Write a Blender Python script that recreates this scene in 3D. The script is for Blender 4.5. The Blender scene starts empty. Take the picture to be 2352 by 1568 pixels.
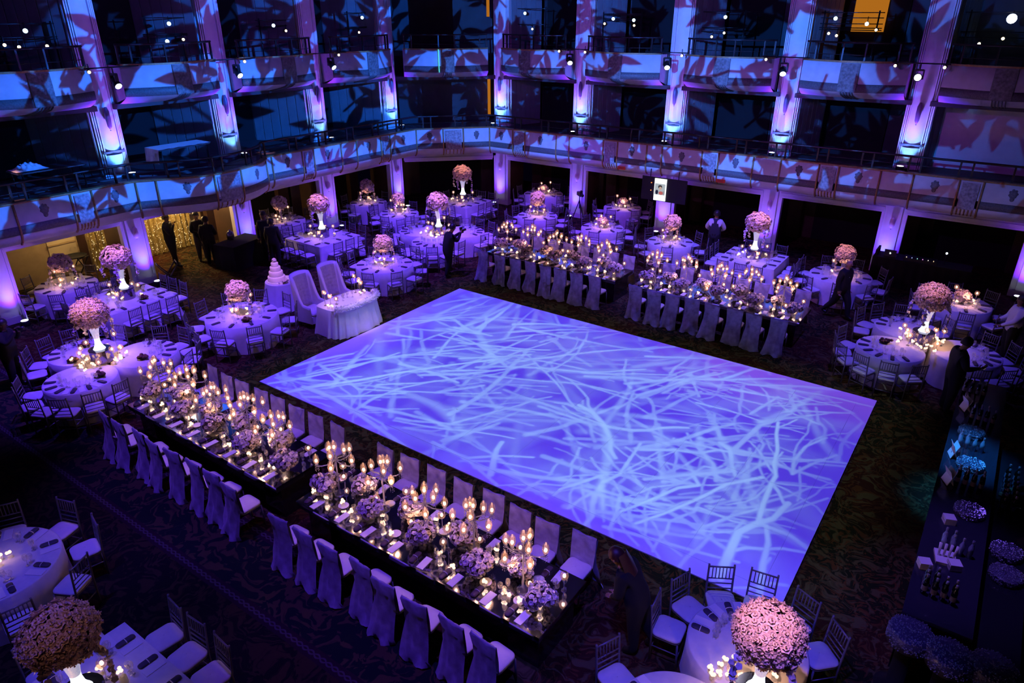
import bpy, math, random
import numpy as np
from mathutils import Vector, Matrix

random.seed(11)
rng = np.random.default_rng(11)
scene = bpy.context.scene
COL = scene.collection
pi = math.pi
sin, cos = math.sin, math.cos

# ------------------------------------------------------------------ camera
CAM = Vector((0, 0, 8.0))
PITCH, YAW, FPX = math.radians(25.43), math.radians(125.35), 1600.0
vd = Vector((cos(YAW) * cos(PITCH), sin(YAW) * cos(PITCH), -sin(PITCH)))
vr = Vector((sin(YAW), -cos(YAW), 0))
vu = vr.cross(vd)
cam_data = bpy.data.cameras.new('camera')
cam_data.sensor_width = 36.0
cam_data.lens = 36.0 * FPX / 2352.0
cam_data.clip_start, cam_data.clip_end = 0.1, 200
cam = bpy.data.objects.new('camera', cam_data)
cam.matrix_world = Matrix(((vr.x, vu.x, -vd.x, CAM.x), (vr.y, vu.y, -vd.y, CAM.y), (vr.z, vu.z, -vd.z, CAM.z), (0, 0, 0, 1)))
COL.objects.link(cam)
scene.camera = cam


def seen(x, y, z, margin=40):
    v = Vector((x, y, z)) - CAM
    d = v.dot(vd)
    if d < 0.3:
        return False
    px, py = 1176 + FPX * v.dot(vr) / d, 784 - FPX * v.dot(vu) / d
    return -margin < px < 2352 + margin and -margin < py < 1568 + margin


def scr(x, y, z=0.5):
    v = Vector((x, y, z)) - CAM
    d = v.dot(vd)
    return 1176 + FPX * v.dot(vr) / d, d


# ------------------------------------------------------------------ world, exposure, render look
world = bpy.data.worlds.new('world')
scene.world = world
world.use_nodes = True
world.node_tree.nodes['Background'].inputs[0].default_value = (0.10, 0.05, 0.45, 1)
world.node_tree.nodes['Background'].inputs[1].default_value = 0.006
vs = scene.view_settings
vs.view_transform = 'Standard'
vs.look = 'None'
vs.exposure = 0.0
vs.gamma = 1.0
vs.use_curve_mapping = False
cy = scene.cycles
cy.max_bounces = 5
cy.use_adaptive_sampling = True
cy.adaptive_threshold = 0.12
cy.adaptive_min_samples = 12
cy.diffuse_bounces = 2
cy.glossy_bounces = 3
cy.transmission_bounces = 4
cy.transparent_max_bounces = 12
cy.sample_clamp_direct = 30.0
cy.sample_clamp_indirect = 4.0
cy.caustics_reflective = False
cy.caustics_refractive = False


def lamp(name, kind, loc, power, color, target=None, direction=None, angle=40, blend=0.5, size=0.05, parent=None):
    L = bpy.data.lights.new(name, kind)
    L.energy = power
    L.color = color
    if kind in ('SPOT', 'POINT'):
        L.shadow_soft_size = size
    if kind == 'SPOT':
        L.spot_size = math.radians(angle)
        L.spot_blend = blend
    o = bpy.data.objects.new(name, L)
    o.location = loc
    if target is not None:
        direction = Vector(target) - Vector(loc)
    if direction is not None:
        o.rotation_euler = Vector(direction).to_track_quat('-Z', 'Y').to_euler()
    COL.objects.link(o)
    if parent is not None:
        o.parent = parent
    return o


# --- large room lighting: ceiling wash lamps over the tables and towards the balconies
WASH = 0.88
VIOLET = (0.13, 0.042, 1.0)
for nm, loc, tgt, pw, ang, col in [
    ('wash_lamp', (-14.8, 6.6, 9.8), (-17.4, 7.4, 0), 7600, 54, VIOLET),
    ('wash_lamp', (-13.0, 10.5, 9.8), (-15.4, 12.2, 0), 4600, 42, VIOLET),
    ('wash_lamp', (-14.6, 15.4, 9.8), (-17.4, 17.2, 0), 9000, 56, VIOLET),
    ('wash_lamp', (-13.2, 19.0, 9.8), (-14.2, 21.8, 0), 7400, 52, VIOLET),
    ('wash_lamp', (-7.0, 18.0, 9.8), (-7.4, 20.8, 0), 7400, 54, (0.12, 0.08, 1.0)),
    ('wash_lamp', (-2.4, 17.0, 9.8), (-1.8, 19.4, 0), 2900, 46, (0.11, 0.06, 1.0)),
    ('wash_lamp', (-11.0, 4.2, 9.8), (-11.0, 5.7, 0), 3000, 42, (0.16, 0.05, 1.0)),
    ('wash_lamp', (-5.8, 4.2, 9.8), (-5.8, 5.7, 0), 3000, 42, (0.16, 0.05, 1.0)),
    ('wash_lamp', (-1.5, 3, 9.8), (-1.6, 6.6, 0), 3300, 36, (0.10, 0.07, 1.0)),
    ('wash_lamp', (-9.2, 1.0, 9.8), (-9.0, 1.6, 0), 2000, 38, (0.09, 0.06, 1.0)),
    ('balcony_wash_lamp', (-8, 8, 9.6), (-10, 24.5, 4.2), 2300, 74, (0.44, 0.06, 0.80)),
    ('balcony_wash_lamp', (-6, 12, 9.6), (-21, 13, 4.2), 1500, 76, (0.40, 0.055, 0.80)),
]:
    lamp(nm, 'SPOT', loc, pw * WASH, col, target=tgt, angle=ang, blend=0.8, size=0.15)
# --- blue beam that lights the bar
lamp('bar_beam_or_added_spot', 'SPOT', (-1.0, 11.5, 9.6), 5200, (0.03, 0.32, 1.0), target=(0.6, 12.7, 1.0), angle=13, blend=0.9, size=0.1)
lamp('bar_beam_or_added_spot', 'SPOT', (-1.0, 9.5, 9.6), 1500, (0.25, 0.12, 1.0), target=(0.6, 9.6, 1.0), angle=24, blend=0.9, size=0.1)  # second spot, added to brighten the drums at the near end


# ------------------------------------------------------------------ mesh builder
class MB:
    def __init__(s):
        s.v, s.f, s.m = [], [], []

    def add(s, verts, faces, mi=0):
        b = len(s.v)
        s.v.extend(verts)
        for f in faces:
            s.f.append([i + b for i in f])
            s.m.append(mi)
        return s

    def box(s, c, d, rz=0, mi=0, taper=1.0):
        cx, cy_, cz = c
        x, y, z = d[0] / 2, d[1] / 2, d[2] / 2
        ca, sa = cos(rz), sin(rz)
        vs_ = []
        for sz in (-1, 1):
            t = taper if sz > 0 else 1.0
            for sx, sy in ((-1, -1), (1, -1), (1, 1), (-1, 1)):
                a, b = sx * x * t, sy * y * t
                vs_.append((cx + a * ca - b * sa, cy_ + a * sa + b * ca, cz + sz * z))
        return s.add(vs_, [(3, 2, 1, 0), (4, 5, 6, 7), (0, 1, 5, 4), (1, 2, 6, 5), (2, 3, 7, 6), (3, 0, 4, 7)], mi)

    def tube(s, pts, rad, n=6, caps=True, mi=0):
        pts = [Vector(p) for p in pts]
        if not isinstance(rad, (list, tuple)):
            rad = [rad] * len(pts)
        vs_, fs = [], []
        prev = None
        for i, p in enumerate(pts):
            t = (pts[min(i + 1, len(pts) - 1)] - pts[max(i - 1, 0)]).normalized()
            a = Vector((0, 0, 1)) if abs(t.z) < 0.9 else Vector((1, 0, 0))
            if prev is None:
                e1 = t.cross(a).normalized()
            else:
                e1 = (prev - t * prev.dot(t)).normalized()
            prev = e1
            e2 = t.cross(e1)
            for k in range(n):
                an = 2 * pi * k / n
                q = p + (e1 * cos(an) + e2 * sin(an)) * rad[i]
                vs_.append(tuple(q))
        for i in range(len(pts) - 1):
            for k in range(n):
                k2 = (k + 1) % n
                fs.append((i * n + k, i * n + k2, (i + 1) * n + k2, (i + 1) * n + k))
        if caps:
            fs.append(tuple(range(n - 1, -1, -1)))
            fs.append(tuple((len(pts) - 1) * n + k for k in range(n)))
        return s.add(vs_, fs, mi)

    def lathe(s, prof, n=12, c=(0, 0, 0), mi=0, caps=True, wob=None):
        vs_, fs = [], []
        for j, (r, z) in enumerate(prof):
            for k in range(n):
                a = 2 * pi * k / n
                rr = r if wob is None else r * wob(a, j)
                vs_.append((c[0] + rr * cos(a), c[1] + rr * sin(a), c[2] + z))
        for j in range(len(prof) - 1):
            for k in range(n):
                k2 = (k + 1) % n
                fs.append((j * n + k, j * n + k2, (j + 1) * n + k2, (j + 1) * n + k))
        if caps:
            fs.append(tuple(range(n - 1, -1, -1)))
            fs.append(tuple((len(prof) - 1) * n + k for k in range(n)))
        return s.add(vs_, fs, mi)

    def ball(s, c, r, nu=8, nv=6, sz=1.0, mi=0):
        prof = [(max(1e-4, r * sin(pi * j / nv)), -r * sz * cos(pi * j / nv)) for j in range(nv + 1)]
        return s.lathe(prof, nu, c, mi, caps=False)

    def grid(s, fn, nu, nv, mi=0, closed=False):
        vs_ = [tuple(fn(i / nu, j / nv)) for j in range(nv + 1) for i in range(nu + 1)]
        fs = [(j * (nu + 1) + i, j * (nu + 1) + i + 1, (j + 1) * (nu + 1) + i + 1, (j + 1) * (nu + 1) + i) for j in range(nv) for i in range(nu)]
        return s.add(vs_, fs, mi)

    def rpad(s, c, d, r=0.06, n=4, bulge=0.3, mi=0):
        # rounded cushion: rounded-rectangle plan, domed top
        x, y, h = d
        out = []
        for q, (sx, sy) in enumerate(((1, 1), (-1, 1), (-1, -1), (1, -1))):
            for k in range(n + 1):
                a = q * pi / 2 + k * pi / 2 / n
                out.append((sx * (x / 2 - r) + r * cos(a), sy * (y / 2 - r) + r * sin(a)))
        m = len(out)
        rows = [(0.94, 0.0), (1.0, 0.25), (1.0, 0.6), (0.93, 0.9), (0.6, 1.0 + bulge * 0.5), (0.02, 1.0 + bulge)]
        vs_ = [(c[0] + a * k, c[1] + b * k, c[2] + h * t) for k, t in rows for a, b in out]
        fs = [(j * m + i, j * m + (i + 1) % m, (j + 1) * m + (i + 1) % m, (j + 1) * m + i) for j in range(len(rows) - 1) for i in range(m)]
        fs.append(tuple(range(m - 1, -1, -1)))
        return s.add(vs_, fs, mi)

    def rosette(s, p, nrm, size, mi=0, layers=2, petals=5, cup=0.5):
        nrm = Vector(nrm).normalized()
        a = Vector((0, 0, 1)) if abs(nrm.z) < 0.9 else Vector((1, 0, 0))
        e1 = nrm.cross(a).normalized()
        e2 = nrm.cross(e1)
        p = Vector(p)
        ph = random.random() * 6
        for L in range(layers):
            rr = size * (1.0 - 0.42 * L)
            hh = size * (0.12 + 0.35 * L)
            for k in range(petals):
                an = ph + 2 * pi * (k + 0.5 * L) / petals
                d = e1 * cos(an) + e2 * sin(an)
                t = e1 * -sin(an) + e2 * cos(an)
                w = rr * 0.62
                b0 = p + nrm * (hh * 0.2)
                q1 = p + d * rr * 0.62 + t * w + nrm * (hh + cup * size * 0.25)
                q2 = p + d * rr * 1.05 + nrm * (hh + cup * size * 0.15)
                q3 = p + d * rr * 0.62 - t * w + nrm * (hh + cup * size * 0.25)
                s.add([tuple(b0), tuple(q1), tuple(q2), tuple(q3)], [(0, 1, 2), (0, 2, 3)], mi)
        return s

    def mesh(s, name, mats, smooth=True):
        me = bpy.data.meshes.new(name)
        me.from_pydata(s.v, [], s.f)
        for m in (mats if isinstance(mats, (list, tuple)) else [mats]):
            me.materials.append(m)
        n = len(me.polygons)
        if smooth:
            me.polygons.foreach_set('use_smooth', [True] * n)
        if any(s.m):
            me.polygons.foreach_set('material_index', s.m)
        me.update()
        return me


def obj(name, me, parent=None, loc=(0, 0, 0), rot=(0, 0, 0), scale=None, label=None, cat=None, group=None, kind=None):
    o = bpy.data.objects.new(name, me)
    o.location = loc
    o.rotation_euler = rot
    if scale is not None:
        o.scale = (scale,) * 3 if isinstance(scale, (int, float)) else scale
    if parent is not None:
        o.parent = parent
    COL.objects.link(o)
    if label:
        o['label'] = label
    if cat:
        o['category'] = cat
    if group:
        o['group'] = group
    if kind:
        o['kind'] = kind
    return o


def place(tpl, loc, rz=0, label=None, group=None, name=None, cat=None, scale=None):
    """A thing from a template (name, category, parts); a part is (name, mesh, loc, rot, [sub-parts])."""
    tn, tc, parts = tpl
    tn, tc = name or tn, cat or tc
    if len(parts) == 1 and not parts[0][4]:
        return obj(tn, parts[0][1], None, loc, (0, 0, rz), scale, label, tc, group)
    root = obj(tn, None, None, loc, (0, 0, rz), scale, label, tc, group)
    for pn, me, pl, pr, subs in parts:
        if callable(me):
            continue
        p = obj(pn, me, root, pl, pr)
        if pn in STUFF_PARTS:
            p['kind'] = 'stuff'
        for sn, sm, sl, sr in subs:
            q = obj(sn, sm, p, sl, sr)
            if sn in STUFF_PARTS:
                q['kind'] = 'stuff'
    return root


STUFF_PARTS = {'blossoms', 'crystal_drops', 'sequin_glints', 'orchid_petals', 'glass_beads', 'feathers'}
ORD = ['first', 'second', 'third', 'fourth', 'fifth', 'sixth', 'seventh', 'eighth', 'ninth', 'tenth', 'eleventh', 'twelfth', 'thirteenth', 'fourteenth', 'fifteenth', 'sixteenth', 'seventeenth', 'eighteenth', 'nineteenth', 'twentieth', 'twenty-first', 'twenty-second', 'twenty-third', 'twenty-fourth']


# ------------------------------------------------------------------ materials
def nodes(mat):
    mat.use_nodes = True
    nt = mat.node_tree
    return nt, nt.nodes, nt.links


def pmat(name, col, rough=0.6, metal=0.0, emit=None, estr=0.0, noise=0.0, nscale=8.0, bump=0.0, bscale=30.0, coat=0.0, sheen=0.0, spec=None):
    m = bpy.data.materials.new(name)
    nt, N, Lk = nodes(m)
    b = N['Principled BSDF']
    b.inputs['Base Color'].default_value = (*col, 1)
    b.inputs['Roughness'].default_value = rough
    b.inputs['Metallic'].default_value = metal
    if spec is not None:
        b.inputs['Specular IOR Level'].default_value = spec
    if coat:
        b.inputs['Coat Weight'].default_value = coat
    if sheen:
        b.inputs['Sheen Weight'].default_value = sheen
    if emit is not None:
        b.inputs['Emission Color'].default_value = (*emit, 1)
        b.inputs['Emission Strength'].default_value = estr
    if noise or bump:
        tc = N.new('ShaderNodeTexCoord')
    if noise:
        t = N.new('ShaderNodeTexNoise')
        t.inputs['Scale'].default_value = nscale
        t.inputs['Detail'].default_value = 3
        Lk.new(tc.outputs['Object'], t.inputs['Vector'])
        r = N.new('ShaderNodeMapRange')
        r.inputs[1].default_value, r.inputs[2].default_value = 0.3, 0.7
        r.inputs[3].default_value, r.inputs[4].default_value = 1 - noise, 1 + noise * 0.5
        Lk.new(t.outputs['Fac'], r.inputs[0])
        mx = N.new('ShaderNodeVectorMath')
        mx.operation = 'SCALE'
        mx.inputs[0].default_value = col
        Lk.new(r.outputs[0], mx.inputs['Scale'])
        Lk.new(mx.outputs[0], b.inputs['Base Color'])
    if bump:
        t2 = N.new('ShaderNodeTexNoise')
        t2.inputs['Scale'].default_value = bscale
        Lk.new(tc.outputs['Object'], t2.inputs['Vector'])
        bp = N.new('ShaderNodeBump')
        bp.inputs['Strength'].default_value = bump
        bp.inputs['Distance'].default_value = 0.02
        Lk.new(t2.outputs['Fac'], bp.inputs['Height'])
        Lk.new(bp.outputs[0], b.inputs['Normal'])
    return m


def emat(name, col, strength, sample=False):
    m = bpy.data.materials.new(name)
    nt, N, Lk = nodes(m)
    N.remove(N['Principled BSDF'])
    e = N.new('ShaderNodeEmission')
    e.inputs[0].default_value = (*col, 1)
    e.inputs[1].default_value = strength
    Lk.new(e.outputs[0], N['Material Output'].inputs[0])
    if not sample:
        m.cycles.emission_sampling = 'NONE'
    return m


def thin_glass(name, tint=(0.95, 0.95, 1.0), gloss=(1, 1, 1), base=0.06, edge=0.5, rough=0.04, milky=0.0):
    m = bpy.data.materials.new(name)
    nt, N, Lk = nodes(m)
    N.remove(N['Principled BSDF'])
    tr = N.new('ShaderNodeBsdfTransparent')
    tr.inputs[0].default_value = (*tint, 1)
    gl = N.new('ShaderNodeBsdfGlossy')
    gl.inputs[0].default_value = (*gloss, 1)
    gl.inputs['Roughness'].default_value = rough
    lw = N.new('ShaderNodeLayerWeight')
    lw.inputs[0].default_value = 0.35
    mr = N.new('ShaderNodeMapRange')
    mr.inputs[3].default_value, mr.inputs[4].default_value = base, edge
    Lk.new(lw.outputs['Facing'], mr.inputs[0])
    mx = N.new('ShaderNodeMixShader')
    Lk.new(mr.outputs[0], mx.inputs[0])
    Lk.new(tr.outputs[0], mx.inputs[1])
    Lk.new(gl.outputs[0], mx.inputs[2])
    out = mx.outputs[0]
    if milky:
        df_ = N.new('ShaderNodeBsdfTranslucent')
        df_.inputs[0].default_value = (*gloss, 1)
        m2 = N.new('ShaderNodeMixShader')
        m2.inputs[0].default_value = milky
        Lk.new(out, m2.inputs[1])
        Lk.new(df_.outputs[0], m2.inputs[2])
        out = m2.outputs[0]
    Lk.new(out, N['Material Output'].inputs[0])
    return m


M = {}
M['plaster'] = pmat('cream_plaster', (0.72, 0.70, 0.74), 0.65, noise=0.08, nscale=3)
M['panel'] = pmat('cream_parapet', (0.62, 0.60, 0.66), 0.6, noise=0.10, nscale=4)
M['frieze'] = pmat('dark_bronze_frieze', (0.13, 0.12, 0.13), 0.55, noise=0.35, nscale=26)
M['gilt'] = pmat('gilt_rib', (0.42, 0.24, 0.09), 0.5, metal=0.2, noise=0.3, nscale=20)
M['relief'] = pmat('bronze_relief', (0.36, 0.34, 0.38), 0.6, noise=0.5, nscale=14, bump=0.5, bscale=22)
M['boxrelief'] = pmat('tarnished_relief', (0.20, 0.19, 0.19), 0.6, noise=0.5, nscale=14, bump=0.5, bscale=22)
M['medallion'] = pmat('dark_medallion', (0.17, 0.16, 0.18), 0.6, noise=0.4, nscale=25)
M['darkwood'] = pmat('dark_walnut', (0.028, 0.014, 0.012), 0.45, noise=0.3, nscale=3)
M['brownwood'] = pmat('brown_panelling', (0.055, 0.026, 0.018), 0.5, noise=0.25, nscale=2.5)
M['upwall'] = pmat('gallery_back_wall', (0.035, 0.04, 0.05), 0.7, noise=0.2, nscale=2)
M['unlit_doorway'] = pmat('unlit_doorway_black', (0.006, 0.006, 0.008), 0.9)  # black panels stand for the dark anterooms beyond the doorways
M['railing'] = pmat('dark_handrail', (0.018, 0.010, 0.012), 0.35)
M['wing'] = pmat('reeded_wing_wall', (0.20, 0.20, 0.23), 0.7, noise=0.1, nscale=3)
M['slab'] = pmat('balcony_floor', (0.06, 0.05, 0.06), 0.7)
M['beige'] = pmat('beige_foyer_wall', (0.42, 0.32, 0.18), 0.6, noise=0.08, nscale=5)
M['linen'] = pmat('white_linen', (0.74, 0.72, 0.76), 0.75, noise=0.06, nscale=12, sheen=0.2)
M['satin'] = pmat('ivory_satin', (0.74, 0.72, 0.80), 0.32, noise=0.05, nscale=8, sheen=0.3)
M['cover'] = pmat('lavender_organza', (0.33, 0.30, 0.48), 0.30, noise=0.45, nscale=6, sheen=0.4)
M['cushion'] = pmat('ivory_cushion', (0.66, 0.64, 0.70), 0.6, noise=0.05, nscale=15)
M['silver'] = pmat('silver_chair_paint', (0.17, 0.16, 0.21), 0.35, metal=0.3)
M['black'] = pmat('black_metal', (0.012, 0.012, 0.014), 0.4)
M['blackcloth'] = pmat('black_cloth', (0.006, 0.006, 0.007), 0.9)
M['suit'] = pmat('black_suit', (0.007, 0.007, 0.009), 0.8)
M['vest'] = pmat('dark_vest', (0.015, 0.018, 0.035), 0.7)
M['shirt'] = pmat('white_shirt', (0.62, 0.62, 0.66), 0.8)
M['skin'] = pmat('skin', (0.36, 0.20, 0.13), 0.55)
M['skin2'] = pmat('darker_skin', (0.16, 0.085, 0.055), 0.55)
M['hair'] = pmat('dark_hair', (0.012, 0.009, 0.008), 0.5)
M['redhair'] = pmat('auburn_hair', (0.06, 0.012, 0.008), 0.5, noise=0.3, nscale=20)
M['shoe'] = pmat('black_shoe', (0.006, 0.006, 0.006), 0.3)
M['grey'] = pmat('grey_apron', (0.07, 0.07, 0.07), 0.8)
M['flower'] = pmat('cream_blossom', (0.80, 0.62, 0.56), 0.7, noise=0.18, nscale=9, sheen=0.2)
M['orchid'] = pmat('white_orchid', (0.82, 0.70, 0.72), 0.6, noise=0.12, nscale=14)
M['core'] = pmat('green_flower_core', (0.10, 0.07, 0.05), 0.9)
M['rose'] = pmat('ivory_rose', (0.70, 0.62, 0.64), 0.7, noise=0.2, nscale=20)
M['feather'] = pmat('white_feather', (0.80, 0.78, 0.76), 0.8, noise=0.1, nscale=30)
M['napkin'] = pmat('slate_napkin', (0.055, 0.045, 0.075), 0.7)
M['bnapkin'] = pmat('plum_napkin', (0.075, 0.045, 0.06), 0.6)
M['card'] = pmat('white_card', (0.78, 0.76, 0.80), 0.6)
M['ink'] = pmat('dark_ink', (0.03, 0.02, 0.06), 0.7)
M['china'] = pmat('white_china', (0.72, 0.71, 0.76), 0.2, coat=0.4)
M['mirror'] = pmat('mirror_top', (0.72, 0.74, 0.88), 0.07, metal=1.0)
M['tableside'] = pmat('dark_lacquer', (0.012, 0.012, 0.02), 0.15, coat=0.5)
M['bread'] = pmat('brown_bread', (0.16, 0.07, 0.03), 0.8, noise=0.5, nscale=20)
M['candle'] = emat('candle_flame', (1.0, 0.58, 0.40), 5.0, True)
M['pearl'] = emat('glowing_pearl_candle', (1.0, 0.60, 0.38), 2.4, True)
M['lens'] = emat('uplight_lens', (0.75, 0.88, 1.0), 6.0)
M['lenswarm'] = emat('warm_lamp_lens', (1.0, 0.72, 0.42), 5.0)
M['lenscool'] = emat('cool_lamp_lens', (0.50, 0.78, 1.0), 4.0)
M['screenwhite'] = emat('screen_white', (0.95, 0.97, 1.0), 1.1)
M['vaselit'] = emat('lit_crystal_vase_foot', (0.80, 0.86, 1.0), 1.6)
M['sequin'] = emat('sequin_glint', (1.0, 0.78, 0.40), 2.2)  # emission imitates glints on the sequin curtain
M['exitred'] = emat('red_exit_sign', (0.5, 0.03, 0.06), 0.3)
M['tealemit'] = emat('teal_light_strip', (0.10, 0.75, 0.85), 1.2)
M['amber'] = emat('amber_lit_doorway', (0.75, 0.25, 0.02), 0.55)  # amber light on door and jamb put in as emission
M['glass'] = thin_glass('clear_glass', base=0.10, edge=0.85, rough=0.10, milky=0.20)
M['globe'] = thin_glass('bubble_glass', tint=(0.97, 0.90, 0.84), gloss=(1.0, 0.80, 0.62), base=0.05, edge=0.5, milky=0.18)
M['crystal'] = thin_glass('cut_crystal', tint=(0.8, 0.78, 0.85), base=0.35, edge=0.9, rough=0.14, milky=0.28)
M['vase'] = pmat('crystal_vase', (0.75, 0.76, 0.88), 0.25, noise=0.3, nscale=60, emit=(0.62, 0.68, 1.0), estr=0.42)  # LED glow put in as emission, strong in the foot, weak in the bowl
M['bottle'] = pmat('dark_bottle_glass', (0.004, 0.008, 0.006), 0.1, coat=0.6)
M['cake'] = pmat('white_fondant', (0.82, 0.76, 0.76), 0.5, noise=0.05, nscale=20)
M['bead'] = pmat('crystal_bead', (0.50, 0.50, 0.62), 0.10, metal=0.6)
M['dance'] = pmat('white_dance_floor', (0.80, 0.79, 0.82), 0.42, noise=0.03, nscale=1.5, spec=0.3)


# ------------------------------------------------------------------ projectors with picture slides (gobos)
def smooth(a, b, x):
    t = np.clip((x - a) / (b - a), 0, 1)
    return t * t * (3 - 2 * t)


def raster_line(img, ext, pts, width, val, soft):
    x0, x1, y0, y1 = ext
    h, w = img.shape
    sx, sy = (x1 - x0) / (w - 1), (y1 - y0) / (h - 1)
    n = len(pts) - 1
    for i in range(n):
        (ax, ay), (bx, by) = pts[i], pts[i + 1]
        wd = width * (1.0 - 0.45 * (i + 0.5) / n)
        pad = wd * (1.2 + soft) + 0.05
        i0, i1 = int((min(ax, bx) - pad - x0) / sx), int((max(ax, bx) + pad - x0) / sx) + 2
        j0, j1 = int((min(ay, by) - pad - y0) / sy), int((max(ay, by) + pad - y0) / sy) + 2
        i0, j0, i1, j1 = max(i0, 0), max(j0, 0), min(i1, w), min(j1, h)
        if i1 <= i0 or j1 <= j0:
            continue
        X = x0 + np.arange(i0, i1) * sx
        Y = (y0 + np.arange(j0, j1) * sy)[:, None]
        dx, dy = bx - ax, by - ay
        L2 = dx * dx + dy * dy + 1e-9
        t = np.clip(((X - ax) * dx + (Y - ay) * dy) / L2, 0, 1)
        d = np.sqrt((X - ax - t * dx) ** 2 + (Y - ay - t * dy) ** 2)
        s = 0.5 * wd
        g = val * (1 - smooth(s * (0.55 if soft == 0 else 0.0), s * (1.25 + 0.8 * soft) + 0.02, d))
        sub = img[j0:j1, i0:i1]
        np.maximum(sub, g, out=sub)


def raster_leaf(img, ext, cx, cy_, ang, L, W, val=1.0):
    x0, x1, y0, y1 = ext
    h, w = img.shape
    sx, sy = (x1 - x0) / (w - 1), (y1 - y0) / (h - 1)
    i0, i1 = max(int((cx - L - x0) / sx), 0), min(int((cx + L - x0) / sx) + 2, w)
    j0, j1 = max(int((cy_ - L - y0) / sy), 0), min(int((cy_ + L - y0) / sy) + 2, h)
    if i1 <= i0 or j1 <= j0:
        return
    X = x0 + np.arange(i0, i1) * sx - cx
    Y = (y0 + np.arange(j0, j1) * sy)[:, None] - cy_
    u = X * cos(ang) + Y * sin(ang)
    v = -X * sin(ang) + Y * cos(ang)
    t = np.clip(u / L, 0, 1)
    prof = W * np.sin(pi * t ** 0.8) ** 0.9
    d = np.abs(v) - prof
    d = np.where((u < 0) | (u > L), 1.0, d)
    sub = img[j0:j1, i0:i1]
    np.maximum(sub, val * (1 - smooth(-0.03, 0.03, d)), out=sub)


def slide_mesh(name, lampos, ax, plane, dist, ext, img_rgb):
    """A coloured glass slide parallel to the wall or floor it projects on, DIST in front of the lamp."""
    h, w, _ = img_rgb.shape
    lp = Vector(lampos)
    D = plane - lp[ax]
    k = dist / abs(D)
    others = [i for i in range(3) if i != ax]
    a = np.linspace(ext[0], ext[1], w)
    b = np.linspace(ext[2], ext[3], h)
    A, B = np.meshgrid(a, b)
    co = np.empty((h * w, 3), np.float32)
    co[:, ax] = math.copysign(dist, D)
    co[:, others[0]] = ((A - lp[others[0]]) * k).ravel()
    co[:, others[1]] = ((B - lp[others[1]]) * k).ravel()
    idx = np.arange(h * w).reshape(h, w)
    quads = np.stack([idx[:-1, :-1], idx[:-1, 1:], idx[1:, 1:], idx[1:, :-1]], -1).reshape(-1, 4)
    me = bpy.data.meshes.new(name)
    me.vertices.add(h * w)
    me.vertices.foreach_set('co', co.ravel())
    nq = len(quads)
    me.loops.add(nq * 4)
    me.loops.foreach_set('vertex_index', quads.ravel().astype(np.int32))
    me.polygons.add(nq)
    me.polygons.foreach_set('loop_start', np.arange(0, nq * 4, 4, dtype=np.int32))
    me.update(calc_edges=True)
    at = me.color_attributes.new('slide', 'FLOAT_COLOR', 'POINT')
    rgba = np.ones((h * w, 4), np.float32)
    rgba[:, :3] = img_rgb.reshape(-1, 3)
    at.data.foreach_set('color', rgba.ravel())
    return me


SLIDE = bpy.data.materials.new('projector_slide_glass')
nt, N, Lk = nodes(SLIDE)
N.remove(N['Principled BSDF'])
_a = N.new('ShaderNodeAttribute')
_a.attribute_name = 'slide'
_t = N.new('ShaderNodeBsdfTransparent')
Lk.new(_a.outputs['Color'], _t.inputs[0])
Lk.new(_t.outputs[0], N['Material Output'].inputs[0])


def projector(loc, ax, plane, dist, ext, img, power, angle, label, color=(1, 1, 1)):
    root = obj('ceiling_projector', None, None, loc, label=label, cat='projector')
    me = slide_mesh('projector_slide', loc, ax, plane, dist, ext, img)
    me.materials.append(SLIDE)
    obj('slide', me, root)
    oth = [i for i in range(3) if i != ax]
    k = dist / abs(plane - loc[ax])
    a0, a1, b0, b1 = [(v - loc[oth[i // 2]]) * k for i, v in enumerate(ext)]
    g = math.copysign(dist, plane - loc[ax])
    mk = MB()
    R_ = 1.1
    for lo_, hi_ in (((-R_, -R_), (a0, R_)), ((a1, -R_), (R_, R_)), ((a0, -R_), (a1, b0)), ((a0, b1), (a1, R_))):
        c_, d_ = [0, 0, 0], [0.004] * 3
        c_[ax] = g
        for q in range(2):
            c_[oth[q]] = (lo_[q] + hi_[q]) / 2
            d_[oth[q]] = max(0.001, hi_[q] - lo_[q])
        mk.box(c_, d_)
    obj('slide_holder', mk.mesh('slide_holder', M['black'], False), root)
    d = Vector((0, 0, 0))
    d[ax] = math.copysign(1, plane - loc[ax])
    b = MB()
    b.tube([tuple(-d * 0.45), tuple(-d * 0.04)], 0.14, 12)
    obj('housing', b.mesh('projector_housing', M['black']), root)
    mid = Vector(loc)
    o = [i for i in range(3) if i != ax]
    mid[ax] = plane
    mid[o[0]] = (ext[0] + ext[1]) / 2
    mid[o[1]] = (ext[2] + ext[3]) / 2
    lamp('projector_lamp', 'SPOT', (0, 0, 0), power, color, direction=mid - Vector(loc), angle=angle, blend=0.0, size=0.0, parent=root)


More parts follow.
